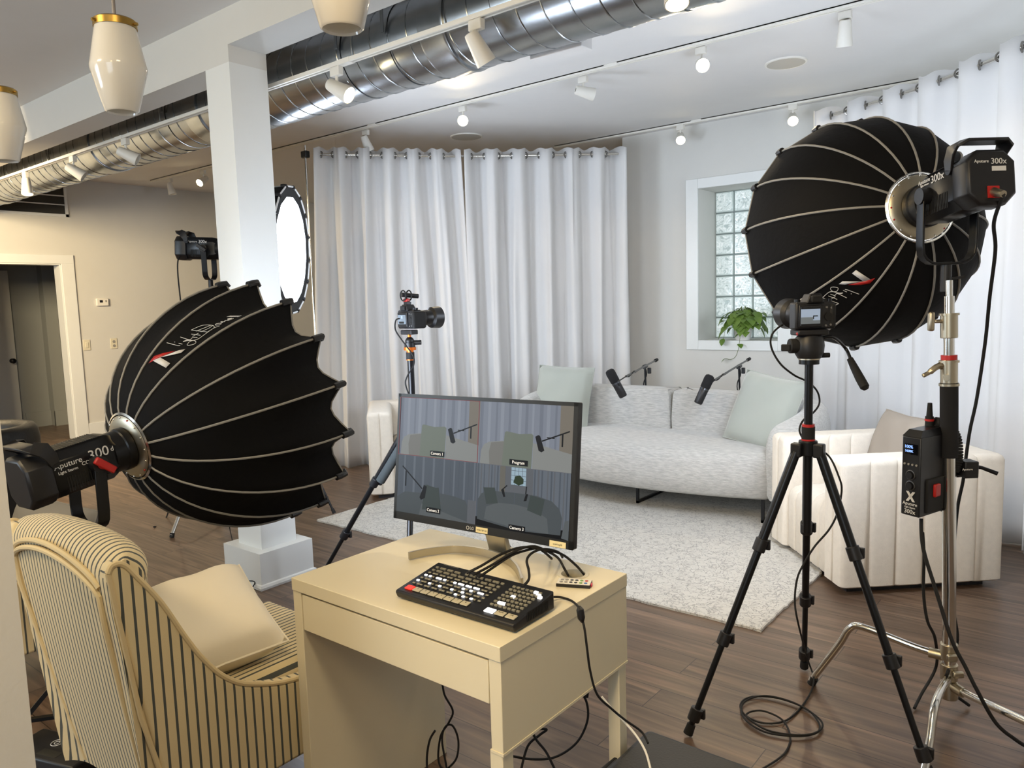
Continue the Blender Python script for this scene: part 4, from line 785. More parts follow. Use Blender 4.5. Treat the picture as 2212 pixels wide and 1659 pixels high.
mb.rings([[(a*math.cos(2*PI*k/20), z, b_*math.sin(2*PI*k/20)) for k in range(20)] for z, a, b_ in ((.014, .036, .036), (.03, .045, .04), (.055, .048, .04), (.08, .044, .036), (.09, .035, .03))]); mb.build('fluid_head', black, t)
MB().cyl(hd+V((0, 0, .055))-R_*.02, hd+V((0, 0, .055))-R_*.065, .024).build('drag_knob', rubber, t, bevel=.003); MB().box(hd+V((0, 0, .05))-R_*.075, (.03, .012, .022)).build('lock_lever', rubber, t, bevel=.003)
MB().cyl(hd+V((0, 0, .022))+R_*.03, hd+V((0, 0, .022))+R_*.065, .008).build('pan_lock', rubber, t); MB().box(hd+V((0, 0, .098)), (.10, .07, .018), Matrix.Rotation(.7, 3, 'Z')).build('head_plate', black, t, bevel=.004); MB().cyl(hd+V((0, 0, .095))-R_*.045+T_*.02, hd+V((0, 0, .095))-R_*.045+T_*.032, .006).build('red_button', redm, t)
MB().tube(smoothpts([hd+V((0, 0, .075))+R_*.03, hd+V((0, 0, .08))+R_*.075, (-0.7116,2.6536,1.2782), (-0.6844,2.6187,1.2416)], 5), .0055, 10).build('pan_handle', blackm, t)
g_ = [V(p) for p in [(-0.687,2.6173,1.2462),(-0.6711,2.6071,1.2203),(-0.6476,2.5888,1.1853),(-0.6296,2.5741,1.1608),(-0.6259,2.5761,1.1534)]]; MB().tube(g_, [.010, .0125, .0145, .0145, .008], 14).build('foam_grip', rubber, t)
camd = V((-.70, .72, .0)).normalized()
dslr('black camera on the foreground tripod, its screen showing curtain and microphone', tuple(hd+V((.01, .0, .155))), camd, view1)
cable('thin black cable looping from the foreground camera down its tripod', [(-0.8787,2.6339,1.3594),(-0.8988,2.5918,1.3582),(-0.9172,2.5471,1.3291),(-0.9177,2.5407,1.2859),(-0.8922,2.5535,1.2308),(-0.8574,2.5887,1.1896),(-0.8292,2.646,1.1614),(-0.8217,2.7239,1.1212),(-0.8136,2.7248,1.0808),(-0.8087,2.6482,1.0586),(-0.8198,2.5722,1.0397),(-0.8247,2.5509,1.008),(-0.8132,2.568,0.9718),(-0.7955,2.58,0.9557),(-0.7332,2.5618,0.9292),(-0.6956,2.5447,0.8674),(-0.6866,2.5457,0.8223),(-0.6951,2.5285,0.7481),(-0.7168,2.5164,0.6936),(-0.7499,2.4827,0.6425),(-0.7735,2.4566,0.591),(-0.79,2.4361,0.5393),(-0.7926,2.4236,0.4645),(-0.7862,2.4429,0.3805)]+[(-0.8624,2.7897,0.1),(-0.8367,2.7799,0.03),(-0.828,2.6578,0.006),(-0.8401,2.4998,0.006),(-0.8966,2.4345,0.006),(-0.9662,2.4459,0.006),(-1.0087,2.5098,0.006),(-0.9933,2.5798,0.006),(-0.9137,2.6177,0.009),(-0.8114,2.6055,0.009),(-0.7479,2.5417,0.009),(-0.7328,2.4767,0.009),(-0.781,2.4154,0.009),(-0.8759,2.3787,0.01),(-0.9666,2.426,0.01),(-1.0001,2.5226,0.01),(-0.9511,2.6042,0.012),(-0.8459,2.6124,0.012),(-0.7457,2.5546,0.012),(-0.7285,2.4871,0.012),(-0.7689,2.4246,0.012),(-0.8643,2.3897,0.012),(-0.9496,2.4246,0.013),(-0.9565,2.4634,0.013),(-0.9198,2.4971,0.013),(-0.8494,2.4804,0.012),(-0.7985,2.409,0.006),(-0.7806,2.3252,0.006),(-0.7871,2.2592,0.006),(-0.8088,2.1787,0.006)], .0033)
# left tripod (behind the desk)
apL = V((-2.64, 2.52, .88))
t = tripod('black tripod with orange collar behind the monitor carrying the far camera', apL, [(-3.25, 2.35), (-2.35, 3.05), (-2.25, 2.05)], .0165, blackm, locks=2, group='camera tripods', column=(.2, (apL.x, apL.y, 1.225), .0155))
MB().cyl(V((apL.x, apL.y, 1.205)), V((apL.x, apL.y, 1.240)), .020).build('column_collar', rubber, t); MB().cyl(V((apL.x, apL.y, 1.24)), V((apL.x, apL.y, 1.25)), .017).build('orange_ring', orange, t); MB().cyl(V((apL.x, apL.y, 1.202)), V((apL.x, apL.y, 1.206)), .0205).build('orange_ring', orange, t)
MB().cyl(V((apL.x, apL.y, 1.25)), V((apL.x, apL.y, 1.264)), .029).build('orange_panning_base', orange, t); MB().cyl(V((apL.x, apL.y, 1.264)), V((apL.x, apL.y, 1.285)), .026).build('ball_head', black, t); MB().sphere((apL.x, apL.y, 1.292), .022).build('ball', black, t)
MB().cyl(V((apL.x, apL.y, 1.285)), V((apL.x, apL.y, 1.285))+R_*.055, .011).build('ball_knob', black, t); MB().cyl(V((apL.x, apL.y, 1.30)), V((apL.x, apL.y, 1.325)), .008).build('orange_stem', orange, t); MB().box((apL.x, apL.y, 1.335), (.075, .045, .022)).build('quick_release', black, t, bevel=.004)
fs_ = V((-3.25, 2.35, .012)); s_ = apL+(fs_-apL)*.12; MB().tube([s_+(fs_-apL)*.0, s_+(fs_-apL)*.20], .024, 14).build('foam_grip', mat('grey_foam', '3c4244', .9), t)
cm, F_ = dslr('black camera with shotgun microphone on the tripod behind the monitor', (apL.x, apL.y, 1.40), (.16, 1, 0), view2)
sm_ = thing('shotgun_microphone', 'small shotgun microphone in a red cradle on top of the far camera', 'microphone', (apL.x, apL.y, 1.468)); mb = MB(); mb.T = F_; mb.cyl((-.02, .112, .02), (.0, .104, -.06), .011); mb.build('capsule', black, sm_)
for z in (.015, -.018): mb = MB(); mb.T = F_; mb.tube([(-.015+.022*math.cos(q), .108+.024*math.sin(q), z) for q in [PI*2*k/16 for k in range(16)]], .0035, 6, loop=True); mb.build('shock_mount', rubber, sm_)
mb = MB(); mb.T = F_; mb.b2((-.028, .078, -.012), (.004, .094, .010)); mb.build('red_cradle', redm, sm_, bevel=.004); mb = MB(); mb.T = F_; mb.b2((-.018, .066, -.012), (.010, .079, .012)); mb.build('shoe', black, sm_)
cable('thin black cable hanging from the far camera and wound down its tripod', [(-2.6393,2.4642,1.4018),(-2.6541,2.4512,1.3938),(-2.6539,2.4453,1.3508),(-2.6317,2.4571,1.307),(-2.6026,2.4628,1.2723),(-2.5752,2.478,1.2241),(-2.566,2.4666,1.182),(-2.5859,2.4443,1.1357),(-2.5982,2.4418,1.0964),(-2.5858,2.4555,1.0302)], .0035)
# tripod behind the left softbox, its camera hidden
apM = V((-4.72, 3.10, .95))
t = tripod('black tripod mostly hidden behind the left softbox and the column, only feet showing', apM, [(-4.30, 3.30), (-4.87, 2.73), (-5.0, 3.4)], .013, blackm, locks=2, group='camera tripods', column=(.1, (apM.x, apM.y, 1.15), .012))

# ================================================================== DESK AND WHAT STANDS ON IT
deskm = mat('cream_white_laminate', 'e4dbc0', .38, var=.02)
x0, x1, y0, y1 = -1.705, -.982, 1.155, 1.678
desk = thing('desk', 'small cream desk with one drawer in the foreground', 'desk', ((x0+x1)/2, (y0+y1)/2, 0))
GX, GY = -1.095, 1.595
def circ(cx, cy, r, n=40): return [(cx+r*math.cos(2*PI*k/n), cy+r*math.sin(2*PI*k/n)) for k in range(n)]
# top with a round cable hole
bm_ = MB(); n = 40; cir = circ(GX, GY, .032, n); sq = []
for k in range(n):
    a = 2*PI*k/n; dx, dy = math.cos(a), math.sin(a); tx_ = ((x1-GX)/dx if dx > 0 else (x0-GX)/dx) if abs(dx) > 1e-9 else 1e9; ty_ = ((y1-GY)/dy if dy > 0 else (y0-GY)/dy) if abs(dy) > 1e-9 else 1e9
    q = min(tx_, ty_); sq.append((GX+dx*q, GY+dy*q))
# insert the four corners at the nearest ray
for cx, cy in ((x0, y0), (x1, y0), (x1, y1), (x0, y1)):
    k = min(range(n), key=lambda i: (sq[i][0]-cx)**2+(sq[i][1]-cy)**2 if True else 0); a = math.atan2(cy-GY, cx-GX) % (2*PI); k = round(a/(2*PI)*n) % n; sq[k] = (cx, cy)
bm_.rings([[(x, y, .75) for x, y in cir], [(x, y, .75) for x, y in sq], [(x, y, .716) for x, y in sq], [(x, y, .716) for x, y in cir]], True, False, True); bm_.build('desk_top', deskm, desk, smooth=False, bevel=.0015)
MB().b2((x0, y0+.003, 0), (x0+.035, y1, .716)).build('side_panel', deskm, desk, bevel=.0015)
mb = MB(); mb.b2((x1-.035, y0+.003, .512), (x1-.002, y1, .716)); mb.build('side_apron', deskm, desk, bevel=.0015)
MB().b2((x1-.037, y0+.001, .506), (x1-.0005, y1, .512)).build('apron_trim', deskm, desk)
for y in (y0+.003, y1-.04): MB().b2((x1-.04, y, 0), (x1-.005, y+.037, .506)).build('leg', deskm, desk, bevel=.002)
dr = MB().b2((x0+.038, y0+.004, .612), (x1-.038, y0+.022, .709)).build('drawer', deskm, desk, bevel=.0015); MB().b2((x0+.045, y0+.022, .615), (x1-.045, y1-.05, .622)).b2((x0+.045, y1-.06, .615), (x1-.045, y1-.05, .69)).build('drawer_tray', deskm, dr)
MB().b2((x0+.035, y1-.025, .52), (x1-.035, y1-.012, .715)).build('back_panel', deskm, desk)
mb = MB(); mb.lathe([(.030, -.033), (.031, .0005), (.032, .002), (.041, .0015), (.042, .0), (.033, -.001)], Matrix.Translation((GX, GY, .75)), 40); mb.build('cable_grommet', mat('ivory_plastic', 'd9d2bb', .4), desk)

# monitor
mon = thing('monitor', 'black flat screen monitor on a silver arc stand showing four camera views', 'monitor', (-1.34, 1.55, .75))
yaw, tilt = math.radians(3.0), math.radians(7.75); rt = V((math.cos(yaw), math.sin(yaw), 0)); bk = V((-math.sin(yaw), math.cos(yaw), 0)); up = V((0, 0, 1))*math.cos(tilt)+bk*math.sin(tilt)
FM = fxy((-1.341, 1.514, 1.029), rt+up*.0084, up-rt*.0084); Wm, Hm = .61, .365
def mp_(lo, hi): m_ = MB(); m_.T = FM; m_.b2(lo, hi); return m_
mp_((-Wm/2, -Hm/2, -.022), (Wm/2, Hm/2, -.002)).build('back_shell', black, mon, bevel=.003)
bz = mat('monitor_bezel', '1c1b18', .35); mb = MB(); mb.T = FM
mb.b2((-Wm/2, -Hm/2, -.004), (-Wm/2+.011, Hm/2, .002)); mb.b2((Wm/2-.012, -Hm/2, -.004), (Wm/2, Hm/2, .002)); mb.b2((-Wm/2, Hm/2-.010, -.004), (Wm/2, Hm/2, .002)); mb.b2((-Wm/2, -Hm/2, -.004), (Wm/2, -Hm/2+.022, .002)); mb.build('bezel', bz, mon)
mp_((-.12, -.10, -.06), (.12, .08, -.022)).build('rear_bulge', black, mon, bevel=.01)
E_ = 0.84
def em(name, c):
    m = mat('screen_'+name, '050506', .35, emit=E_, ecol=c); m.node_tree.nodes['Principled BSDF'].inputs['Specular IOR Level'].default_value = .2; return m
SA, SB, SC_, SD = -Wm/2+.011, Wm/2-.012, -Hm/2+.022, Hm/2-.010; sw, sh = (SB-SA)/2, (SD-SC_)/2
smats = {'cur': '828894', 'curd': '757b87', 'curl': '8e949f', 'beige': '7d766b', 'sofa': '8b8d8a', 'sofad': '7b7a75', 'pil': '737a6f', 'mic': '17171a', 'lab': '101114', 'wht': 'b9bcc0', 'red': '8e3038', 'dcur': '545b64', 'dcurl': '676e77', 'dsofa': '4f5558', 'dsofal': '5d6264', 'dpil': '424a48', 'dwall': '62656a', 'blk': '0c0d10', 'win': '9fb6c4', 'grn': '2c3a26', 'line': '6a6a70', 'dbeige': '6b6860'}
skeys = list(smats); slist = [em(k, smats[k]) for k in skeys]
pic = MB(); pic.T = FM; zl = [.0]
def poly(pts, key, ox, oy, inc=True):
    pic.m = skeys.index(key); 
    if inc: zl[0] += .000035
    pic.add([(SA+ox*sw+x*sw, SC_+oy*sh+y*sh, .0003+zl[0]) for x, y in pts], [tuple(range(len(pts)))])
def rect(x0_, y0_, x1_, y1_, key, ox, oy): poly([(x0_, y0_), (x1_, y0_), (x1_, y1_), (x0_, y1_)], key, ox, oy)
def line(a, b, wd, key, ox, oy):
    a, b = V(a), V(b); n_ = (b-a); n_ = V((-n_.y*sh/sw, n_.x*sw/sh)).normalized()*wd; poly([tuple(a-n_), tuple(b-n_), tuple(b+n_), tuple(a+n_)], key, ox, oy)
def drape(ox, oy, a, b, base, lt, dk, n_, y0_=0, y1_=1, seed=1):
    rect(a, y0_, b, y1_, base, ox, oy); r_ = random.Random(seed); x = a
    k = 0
    while k < n_:
        c_ = a+(b-a)*(k+.5*r_.random())/n_; w_ = (b-a)/n_*r_.uniform(.25, .5); rect(c_, y0_, min(b, c_+w_), y1_, lt if k % 2 else dk, ox, oy); k += 1
def closeup(ox, oy):
    drape(ox, oy, 0, .87, 'cur', 'curl', 'curd', 11, seed=3); rect(.87, 0, 1, 1, 'beige', ox, oy)
    poly([(.02, 0), (.03, .22), (.06, .31), (.12, .36), (.30, .40), (.30, 0)], 'sofa', ox, oy); poly([(.13, 0), (.12, .2), (.14, .35), (.30, .39), (.30, 0)], 'sofad', ox, oy)
    poly([(.60, 0), (.60, .40), (.80, .34), (1, .28), (1, 0)], 'sofa', ox, oy); poly([(.27, 0), (.29, .53), (.31, .55), (.45, .52), (.58, .54), (.60, .52), (.59, 0)], 'pil', ox, oy)
    poly([(.62, .50), (.65, .53), (.67, .52), (.72, .30), (.69, .27), (.66, .29)], 'mic', ox, oy); line((.69, .44), (.97, .62), .010, 'mic', ox, oy); line((.74, .50), (.82, .50), .008, 'mic', ox, oy); line((.90, .57), (.90, .38), .008, 'mic', ox, oy)
closeup(0, 1); closeup(1, 1)
drape(0, 0, 0, 1, 'dcur', 'dcurl', 'dcur', 16, seed=6)
poly([(0, 0), (0, .25), (.06, .32), (.10, .36), (.33, .38), (.36, 0)], 'dsofa', 0, 0); poly([(.55, 0), (.56, .42), (.75, .40), (.87, .36), (.90, .28), (.90, 0)], 'dsofa', 0, 0); poly([(.30, 0), (.33, .20), (.90, .02), (.90, 0)], 'dsofal', 0, 0); rect(.90, 0, 1, .38, 'dwall', 0, 0)
poly([(.34, .10), (.35, .50), (.38, .53), (.50, .50), (.54, .51), (.58, .14)], 'dpil', 0, 0); line((.06, .80), (.33, .45), .010, 'mic', 0, 0); line((.11, .72), (.11, .46), .008, 'mic', 0, 0); poly([(.35, .52), (.39, .50), (.37, .30), (.32, .26), (.30, .30), (.33, .42)], 'mic', 0, 0)
rect(0, 0, 1, 1, 'dwall', 1, 0); drape(1, 0, 0, .26, 'dcurl', 'dwall', 'dcur', 7, .08, 1, 8); drape(1, 0, .62, 1, 'dcurl', 'dwall', 'dcur', 9, .05, 1, 9); rect(.26, .4, .32, 1, 'dbeige', 1, 0); rect(0, 0, 1, .14, 'blk', 1, 0)
rect(.385, .72, .545, 1, 'win', 1, 0)
for k in range(1, 4): rect(.385+.04*k-.002, .72, .385+.04*k+.002, 1, 'dcur', 1, 0)
for k in range(4): rect(.385, .72+.075*k-.003, .545, .72+.075*k+.003, 'dcur', 1, 0)
poly([(.41, .76), (.43, .86), (.48, .88), (.52, .83), (.52, .76), (.47, .72)], 'grn', 1, 0)
poly([(.02, .10), (.02, .42), (.06, .52), (.14, .58), (.40, .60), (.66, .60), (.82, .55), (.90, .45), (.93, .32), (.92, .06), (.5, .02)], 'dsofa', 1, 0); poly([(.10, .12), (.12, .32), (.25, .41), (.45, .42), (.65, .38), (.78, .28), (.80, .05), (.45, .05)], 'dsofal', 1, 0); line((.43, .42), (.43, .60), .003, 'dcur', 1, 0)
poly([(.08, .62), (.21, .64), (.25, .40), (.12, .36)], 'dpil', 1, 0); poly([(.60, .60), (.75, .56), (.72, .30), (.57, .36)], 'dpil', 1, 0)
line((.29, .62), (.345, .70), .008, 'mic', 1, 0); poly([(.28, .62), (.31, .64), (.33, .52), (.31, .51)], 'mic', 1, 0); line((.55, .60), (.555, .72), .006, 'mic', 1, 0); poly([(.55, .60), (.575, .61), (.56, .50), (.53, .49)], 'mic', 1, 0)
poly([(.93, .02), (.96, .28), (1, .30), (1, 0)], 'dsofal', 1, 0)
zl[0] += .0002
rect(-.003, 0, .003, 2, 'line', 1, 0); rect(0, -.004, 2, .004, 'line', 0, 1)
for a, b in (((0, 1.998), (1, 1.998)), ((0, 1.004), (1, 1.004)), ((.002, 1), (.002, 2)), ((.996, 1), (.996, 2))): line(a, b, .003, 'red', 0, 0)
labs = [(.42, .03, .60, .10, 'Camera 1', 0, 1), (.36, .03, .56, .10, 'Program', 1, 1), (.40, .07, .58, .14, 'Camera 2', 0, 0), (.38, .01, .56, .08, 'Camera 3', 1, 0)]
for a, b, c_, d_, tx_, ox, oy in labs: rect(a, b, c_, d_+.02, 'lab', ox, oy)
pic.build('screen', slist, mon, smooth=False)
for a, b, c_, d_, tx_, ox, oy in labs: MB().text(tx_, .0115, FM @ Matrix.Translation((SA+(ox+(a+c_)/2)*sw, SC_+(oy+(b+d_+.02)/2)*sh, .0014+zl[0])), .0002).build('caption', mat('screen_caption_white', 'e0e0e0', .5, emit=.6), mon, smooth=False)
mb = MB(); mb.text('LG', .011, FM @ Matrix.Translation((-.012, -Hm/2+.010, .0024)), .0003); mb.tube([FM @ V((-.026+.0045*math.cos(2*PI*k/16), -Hm/2+.010+.0045*math.sin(2*PI*k/16), .0024)) for k in range(16)], .0008, 5, loop=True); mb.build('maker_mark', whitee, mon, smooth=False)
stk = mat('cream_sticker', 'e8d9a6', .6)
for lx, ly, w_, tx_ in ((.018, -Hm/2+.009, .040, 'WRKTB7130'), (.258, -Hm/2+.008, .048, 'smb/\\stg40')):
    s_ = mp_((lx-w_/2+.004, ly-.007, .002), (lx+w_/2+.004, ly+.008, .0026)).build('sticker', stk, mon); MB().text(tx_, .0062, FM @ Matrix.Translation((lx+.004, ly, .0028)), .0001).build('sticker_text', black, s_, smooth=False)
sl = mat('silver_paint', 'b9b3a4', .32, metal=.8)
nb = V((-1.345, 1.60, .76)); mb = MB(); mb.bar(nb, FM @ V((.0, -.10, -.05)), .07, .02, up=(0, 1, 0)); mb.build('neck', sl, mon, bevel=.004)
arc = smoothpts([(-1.5385,1.4276,0.752),(-1.5175,1.4837,0.752),(-1.4672,1.5458,0.752),(-1.3817,1.5689,0.752),(-1.2984,1.56,0.752),(-1.224,1.5192,0.752),(-1.1493,1.4469,0.752)], 6)
rr = []
for i, p in enumerate(arc):
    tt = (arc[min(i+1, len(arc)-1)]-arc[max(i-1, 0)]).normalized(); nn = V((tt.y, -tt.x, 0))*.0035; e = V((0, 0, .022)); rr.append([p+nn, p-nn, p-nn+e, p+nn+e])
MB().rings(rr).build('arc_base', sl, mon, bevel=.001)

# switcher
at_ = thing('video_switcher', 'black video switcher with glowing white and red buttons on the desk', 'video switcher', (-1.178, 1.29, .75), math.radians(1.8))
FA = WM[at_] @ Matrix.Translation((-.1815, -.080, 0)) if False else (Matrix.Translation((-1.178, 1.292, .75)) @ Matrix.Rotation(math.radians(1.0), 4, 'Z') @ Matrix.Translation((-.182, -.078, 0)))
AW, AD = .364, .156; hz = lambda y: .024+.024*y/AD
mb = MB(); mb.T = FA; mb.rings([[(0, a, b) for a, b in pr] if False else [(xx, a, b) for a, b in ((.006, .004), (0, .018), (.002, .024), (AD, .048), (AD, .006))] for pr in (0,) for xx in (0, AW)]); mb.build('case', black, at_, bevel=.003)
ang_ = math.atan(.024/AD); btn_dark = mat('unlit_button', '8c8877', .45); btn_w = mat('lit_white_button', 'ffffff', .4, emit=1.6); btn_r = mat('lit_red_button', 'ff2a1e', .4, emit=1.5); btn_c = mat('cream_button', 'b9b29a', .45)
def bmesh_btn(w_, d_, m_, key, cache={}):
    if key in cache: return cache[key]
    mb = MB(); mb.b2((-w_/2, -d_/2, 0), (w_/2, d_/2, .003)); o = mb.build('button', m_, at_, bevel=.0012); inv = None
    me = o.data
    # re-centre: build() stored it in the parent's frame
    me.transform(WM[at_]); cache[key] = me; col.objects.unlink(o); bpy.data.objects.remove(o); return me
WI = WM[at_].inverted()
def put(x, y, me):
    o = bpy.data.objects.new('button', me); o.parent = at_; o.matrix_basis = WI @ FA @ Matrix.Translation((x, y, hz(y)+.0004)) @ Matrix.Rotation(ang_, 4, 'X'); col.objects.link(o)
    b = o.modifiers.new('bevel', 'BEVEL'); b.width = .0012; b.segments = 2; return o
for k in range(8): put(.030+.0255*k, .022, bmesh_btn(.0225, .0165, btn_r if k == 0 else btn_c, 'big%d' % (k == 0)))
for k in range(3): put(.282+.030*k, .022, bmesh_btn(.026, .0165, btn_w if k == 0 else btn_c, 'cut%d' % (k == 0)))
bcount = 11; extra = []
lit = {(1, 0), (1, 3), (1, 6), (1, 9), (3, 0), (3, 1), (3, 3), (3, 4), (3, 5), (3, 8), (3, 9), (3, 10), (3, 11), (3, 12), (3, 13), (3, 14), (2, 11), (2, 13), (2, 15), (5, 2), (5, 4), (2, 16), (0, 11), (0, 13), (0, 15), (1, 12)}
small = [(r_, c_) for r_ in range(7) for c_ in range(18) if not (r_ == 6 and 6 < c_ < 8)]
for r_, c_ in small:
    x, y = .022+.0122*c_+(0.003 if c_ % 2 else 0), .044+.0142*r_
    if r_ == 6 and c_ > 6: y += .002
    if (r_, c_) == (5, 5): me = bmesh_btn(.0085, .0058, btn_r, 'sr')
    elif (r_, c_) in lit: me = bmesh_btn(.0085, .0058, btn_w, 'sw')
    else: me = bmesh_btn(.0085, .0050, btn_dark, 'sd')
    if bcount < 99: put(x, y, me); bcount += 1
    else: extra.append((x, y, .0085, .005))
for r_ in range(7):
    for c_ in range(7): extra.append((.268+.0125*c_, .046+.0142*r_, .0085, .005))
mb = MB()
for x, y, w_, d_ in extra: mb.T = FA @ Matrix.Translation((x, y, hz(y))) @ Matrix.Rotation(ang_, 4, 'X'); mb.b2((-w_/2, -d_/2, 0), (w_/2, d_/2, .0034))
o = mb.build('small_buttons', btn_dark, at_, smooth=False); o['kind'] = 'stuff'
mb = MB()
for x, y in ((.282, .058), (.292, .058), (.294, .092), (.332, .13), (.345, .122), (.353, .115)): mb.T = FA @ Matrix.Translation((x, y, hz(y))) @ Matrix.Rotation(ang_, 4, 'X'); mb.b2((-.005, -.0035, 0), (.005, .0035, .0042))
mb.build('lit_buttons', btn_w, at_, smooth=False)
mb = MB(); mb.T = FA
for k in range(14): mb.b2((AW-.0002, .05+k*.006, .012), (AW+.001, .053+k*.006, .034))
mb.build('side_vent', rubber, at_)
mb = MB(); mb.T = FA @ Matrix.Translation((.05, .150, .0478)) @ Matrix.Rotation(ang_, 4, 'X'); mb.text('ATEM Mini Extreme ISO', .005, Matrix.Identity(4), .0002); mb.build('lettering', greyp, at_, smooth=False)
# number marks on the big buttons
mb = MB()
for k in range(1, 8): mb.T = FA @ Matrix.Translation((.030+.0255*k, .024, hz(.024)+.0036)) @ Matrix.Rotation(ang_, 4, 'X'); mb.text(str(k+1), .006, Matrix.Identity(4), .0002)
for k, s_ in ((1, 'AUTO'), (2, 'FTB')): mb.T = FA @ Matrix.Translation((.282+.030*k, .024, hz(.024)+.0036)) @ Matrix.Rotation(ang_, 4, 'X'); mb.text(s_, .005, Matrix.Identity(4), .0002)
mb.build('button_marks', black, at_, smooth=False)

# remote control
t = thing('remote_control', 'small white and black remote control beside the cable hole', 'remote control', (-1.05, 1.532, .75))
FR = fxy((-1.05, 1.533, .7505), V((-1.0124,1.5489,0.755))-V((-1.0936,1.5132,0.755)), (-.4, 1, 0)); mb = MB(); mb.T = FR; mb.b2((-.043, -.02, 0), (.043, .02, .008)); mb.build('case', black, t, bevel=.001)
mb = MB(); mb.T = FR; mb.b2((-.042, -.0185, .008), (.042, .0185, .0088)); mb.build('face', whitep, t); mb = MB(); mb.T = FR; mb.b2((.043, -.008, .001), (.046, .004, .007)); mb.build('red_tab', mat('pink_red', 'd2405a', .4), t)
cols_ = [greyp, greyp, black, black, mat('green_key', '6fa046', .5), redm]
for i in range(6):
    for j in range(2): mb = MB(); mb.T = FR; mb.cyl((-.032+.0125*i, -.008+.016*j, .0088), (-.032+.0125*i, -.008+.016*j, .0098), .0042, n=14); mb.build('key', cols_[i] if not (i == 5 and j == 0) else mat('blue_key', '4a76b8', .5), t)

# desk cables
for i, (lb, pts) in enumerate([('black video cable arching from the switcher to the desk hole, outermost', [(-1.2244,1.3248,0.8089),(-1.1969,1.3493,0.8258),(-1.1833,1.4138,0.8403),(-1.1614,1.4708,0.8451),(-1.1268,1.5222,0.8298),(-1.0938,1.5469,0.8168),(-1.0593,1.5581,0.7909)]+[(-1.0827,1.6284,0.74), (-1.1345,1.7062,0.7)]), ('black video cable arching from the switcher to the desk hole, middle one', [(-1.1988,1.3199,0.811),(-1.1856,1.3707,0.8216),(-1.1609,1.4323,0.844),(-1.1432,1.4856,0.8468),(-1.1267,1.522,0.8275),(-1.0971,1.5308,0.8123),(-1.0708,1.5229,0.7894)]+[(-1.1286,1.6216,0.73), (-1.1645,1.6774,0.7)]),
        ('short black video cable from the top of the switcher to behind the monitor', [(-1.1816,1.3205,0.8086),(-1.1809,1.3738,0.8169),(-1.165,1.4277,0.835),(-1.1519,1.4773,0.8378),(-1.1467,1.5191,0.8295),(-1.1281,1.5432,0.8027)]+[(-1.2037,1.6465,0.757)]), ('black video cable curling from the right rear of the switcher up behind the monitor', [(-1.0568,1.3304,0.8084),(-1.0577,1.3567,0.8176),(-1.0824,1.3895,0.8251),(-1.1049,1.4122,0.8393),(-1.1129,1.4455,0.8469),(-1.1141,1.4954,0.8421),(-1.1147,1.556,0.8176)]+[(-1.1814,1.6704,0.757)])]):
    cable(lb, pts, .0032, group='video cables on the desk')
cable('black power cable with an inline switch running over the right desk edge to the floor', [(-1.0339,1.4028,0.765),(-1.0237,1.4338,0.757),(-0.9909,1.4347,0.755),(-0.9548,1.4101,0.756)]+[(-0.9271,1.3762,0.76),(-0.9085,1.3621,0.7371),(-0.9016,1.3612,0.6907),(-0.9042,1.3764,0.6294),(-0.9052,1.4048,0.5614),(-0.904,1.4621,0.5019),(-0.9015,1.5208,0.4462),(-0.8835,1.5675,0.4),(-0.855,1.5501,0.3885)], .0028)
t = thing('inline_switch', 'small black inline cable switch hanging at the desk edge', 'cable switch', (-0.9217,1.3682,0.7641)); mb = MB(); mb.tube([(-0.9222,1.3638,0.7817),(-0.9175,1.3604,0.7765),(-0.9143,1.3604,0.7579),(-0.915,1.3648,0.7475)], [.004, .0085, .0085, .004], 10); mb.build('housing', black, t)
cable('white cable falling from the desk leg to the black case', [(-0.953,1.4996,0.4986),(-0.9294,1.5137,0.464),(-0.9107,1.5255,0.4408),(-0.873,1.526,0.4119),(-0.8352,1.5025,0.3961),(-0.801,1.4637,0.3831)], .0028, whitep)
cable('black cable in a loose loop hanging under the desk at its left', [(-1.6272,1.6265,0.2956),(-1.6179,1.6263,0.2402),(-1.5951,1.6374,0.1886),(-1.6027,1.6263,0.1527),(-1.6348,1.6188,0.0987),(-1.6238,1.5933,0.0376),(-1.5941,1.5885,0.0173),(-1.5673,1.6143,0.0479),(-1.5773,1.6385,0.0938),(-1.593,1.6324,0.1407),(-1.6111,1.6175,0.1385),(-1.6037,1.5932,0.1067),(-1.5753,1.5799,0.0321),(-1.5567,1.5648,0.0017)], .0033)
cable('short black cable end curving beside the back corner of the desk side', [(-1.4994,1.4633,0.2394),(-1.5107,1.4502,0.2106),(-1.5146,1.4397,0.1576),(-1.4948,1.4222,0.1035)], .0033)
cable('black cable curving under the desk from the right apron to the floor', [(-1.1248,1.6571,0.3973),(-1.1071,1.6656,0.356),(-1.1048,1.6604,0.3052),(-1.1253,1.6361,0.249),(-1.1574,1.5811,0.2246),(-1.1892,1.5188,0.2382),(-1.2081,1.4448,0.2797)], .0033)
cable('black cable crossing diagonally under the desk', [(-1.1674,1.4869,0.3469),(-1.1528,1.4944,0.3161),(-1.1211,1.4913,0.297),(-1.078,1.471,0.2729)], .0033); cable('black cable looping upward under the desk apron', [(-1.1984,1.5102,0.3223),(-1.1578,1.5429,0.3232),(-1.1716,1.5296,0.3077),(-1.1946,1.5072,0.2791),(-1.1826,1.4596,0.2388)], .0033)
cable('black plug tip hanging under the desk apron', [(-1.0532,1.5956,0.4692),(-1.0543,1.5922,0.4511),(-1.0561,1.5873,0.4258)], .005, name='cable_plug', cat='plug')
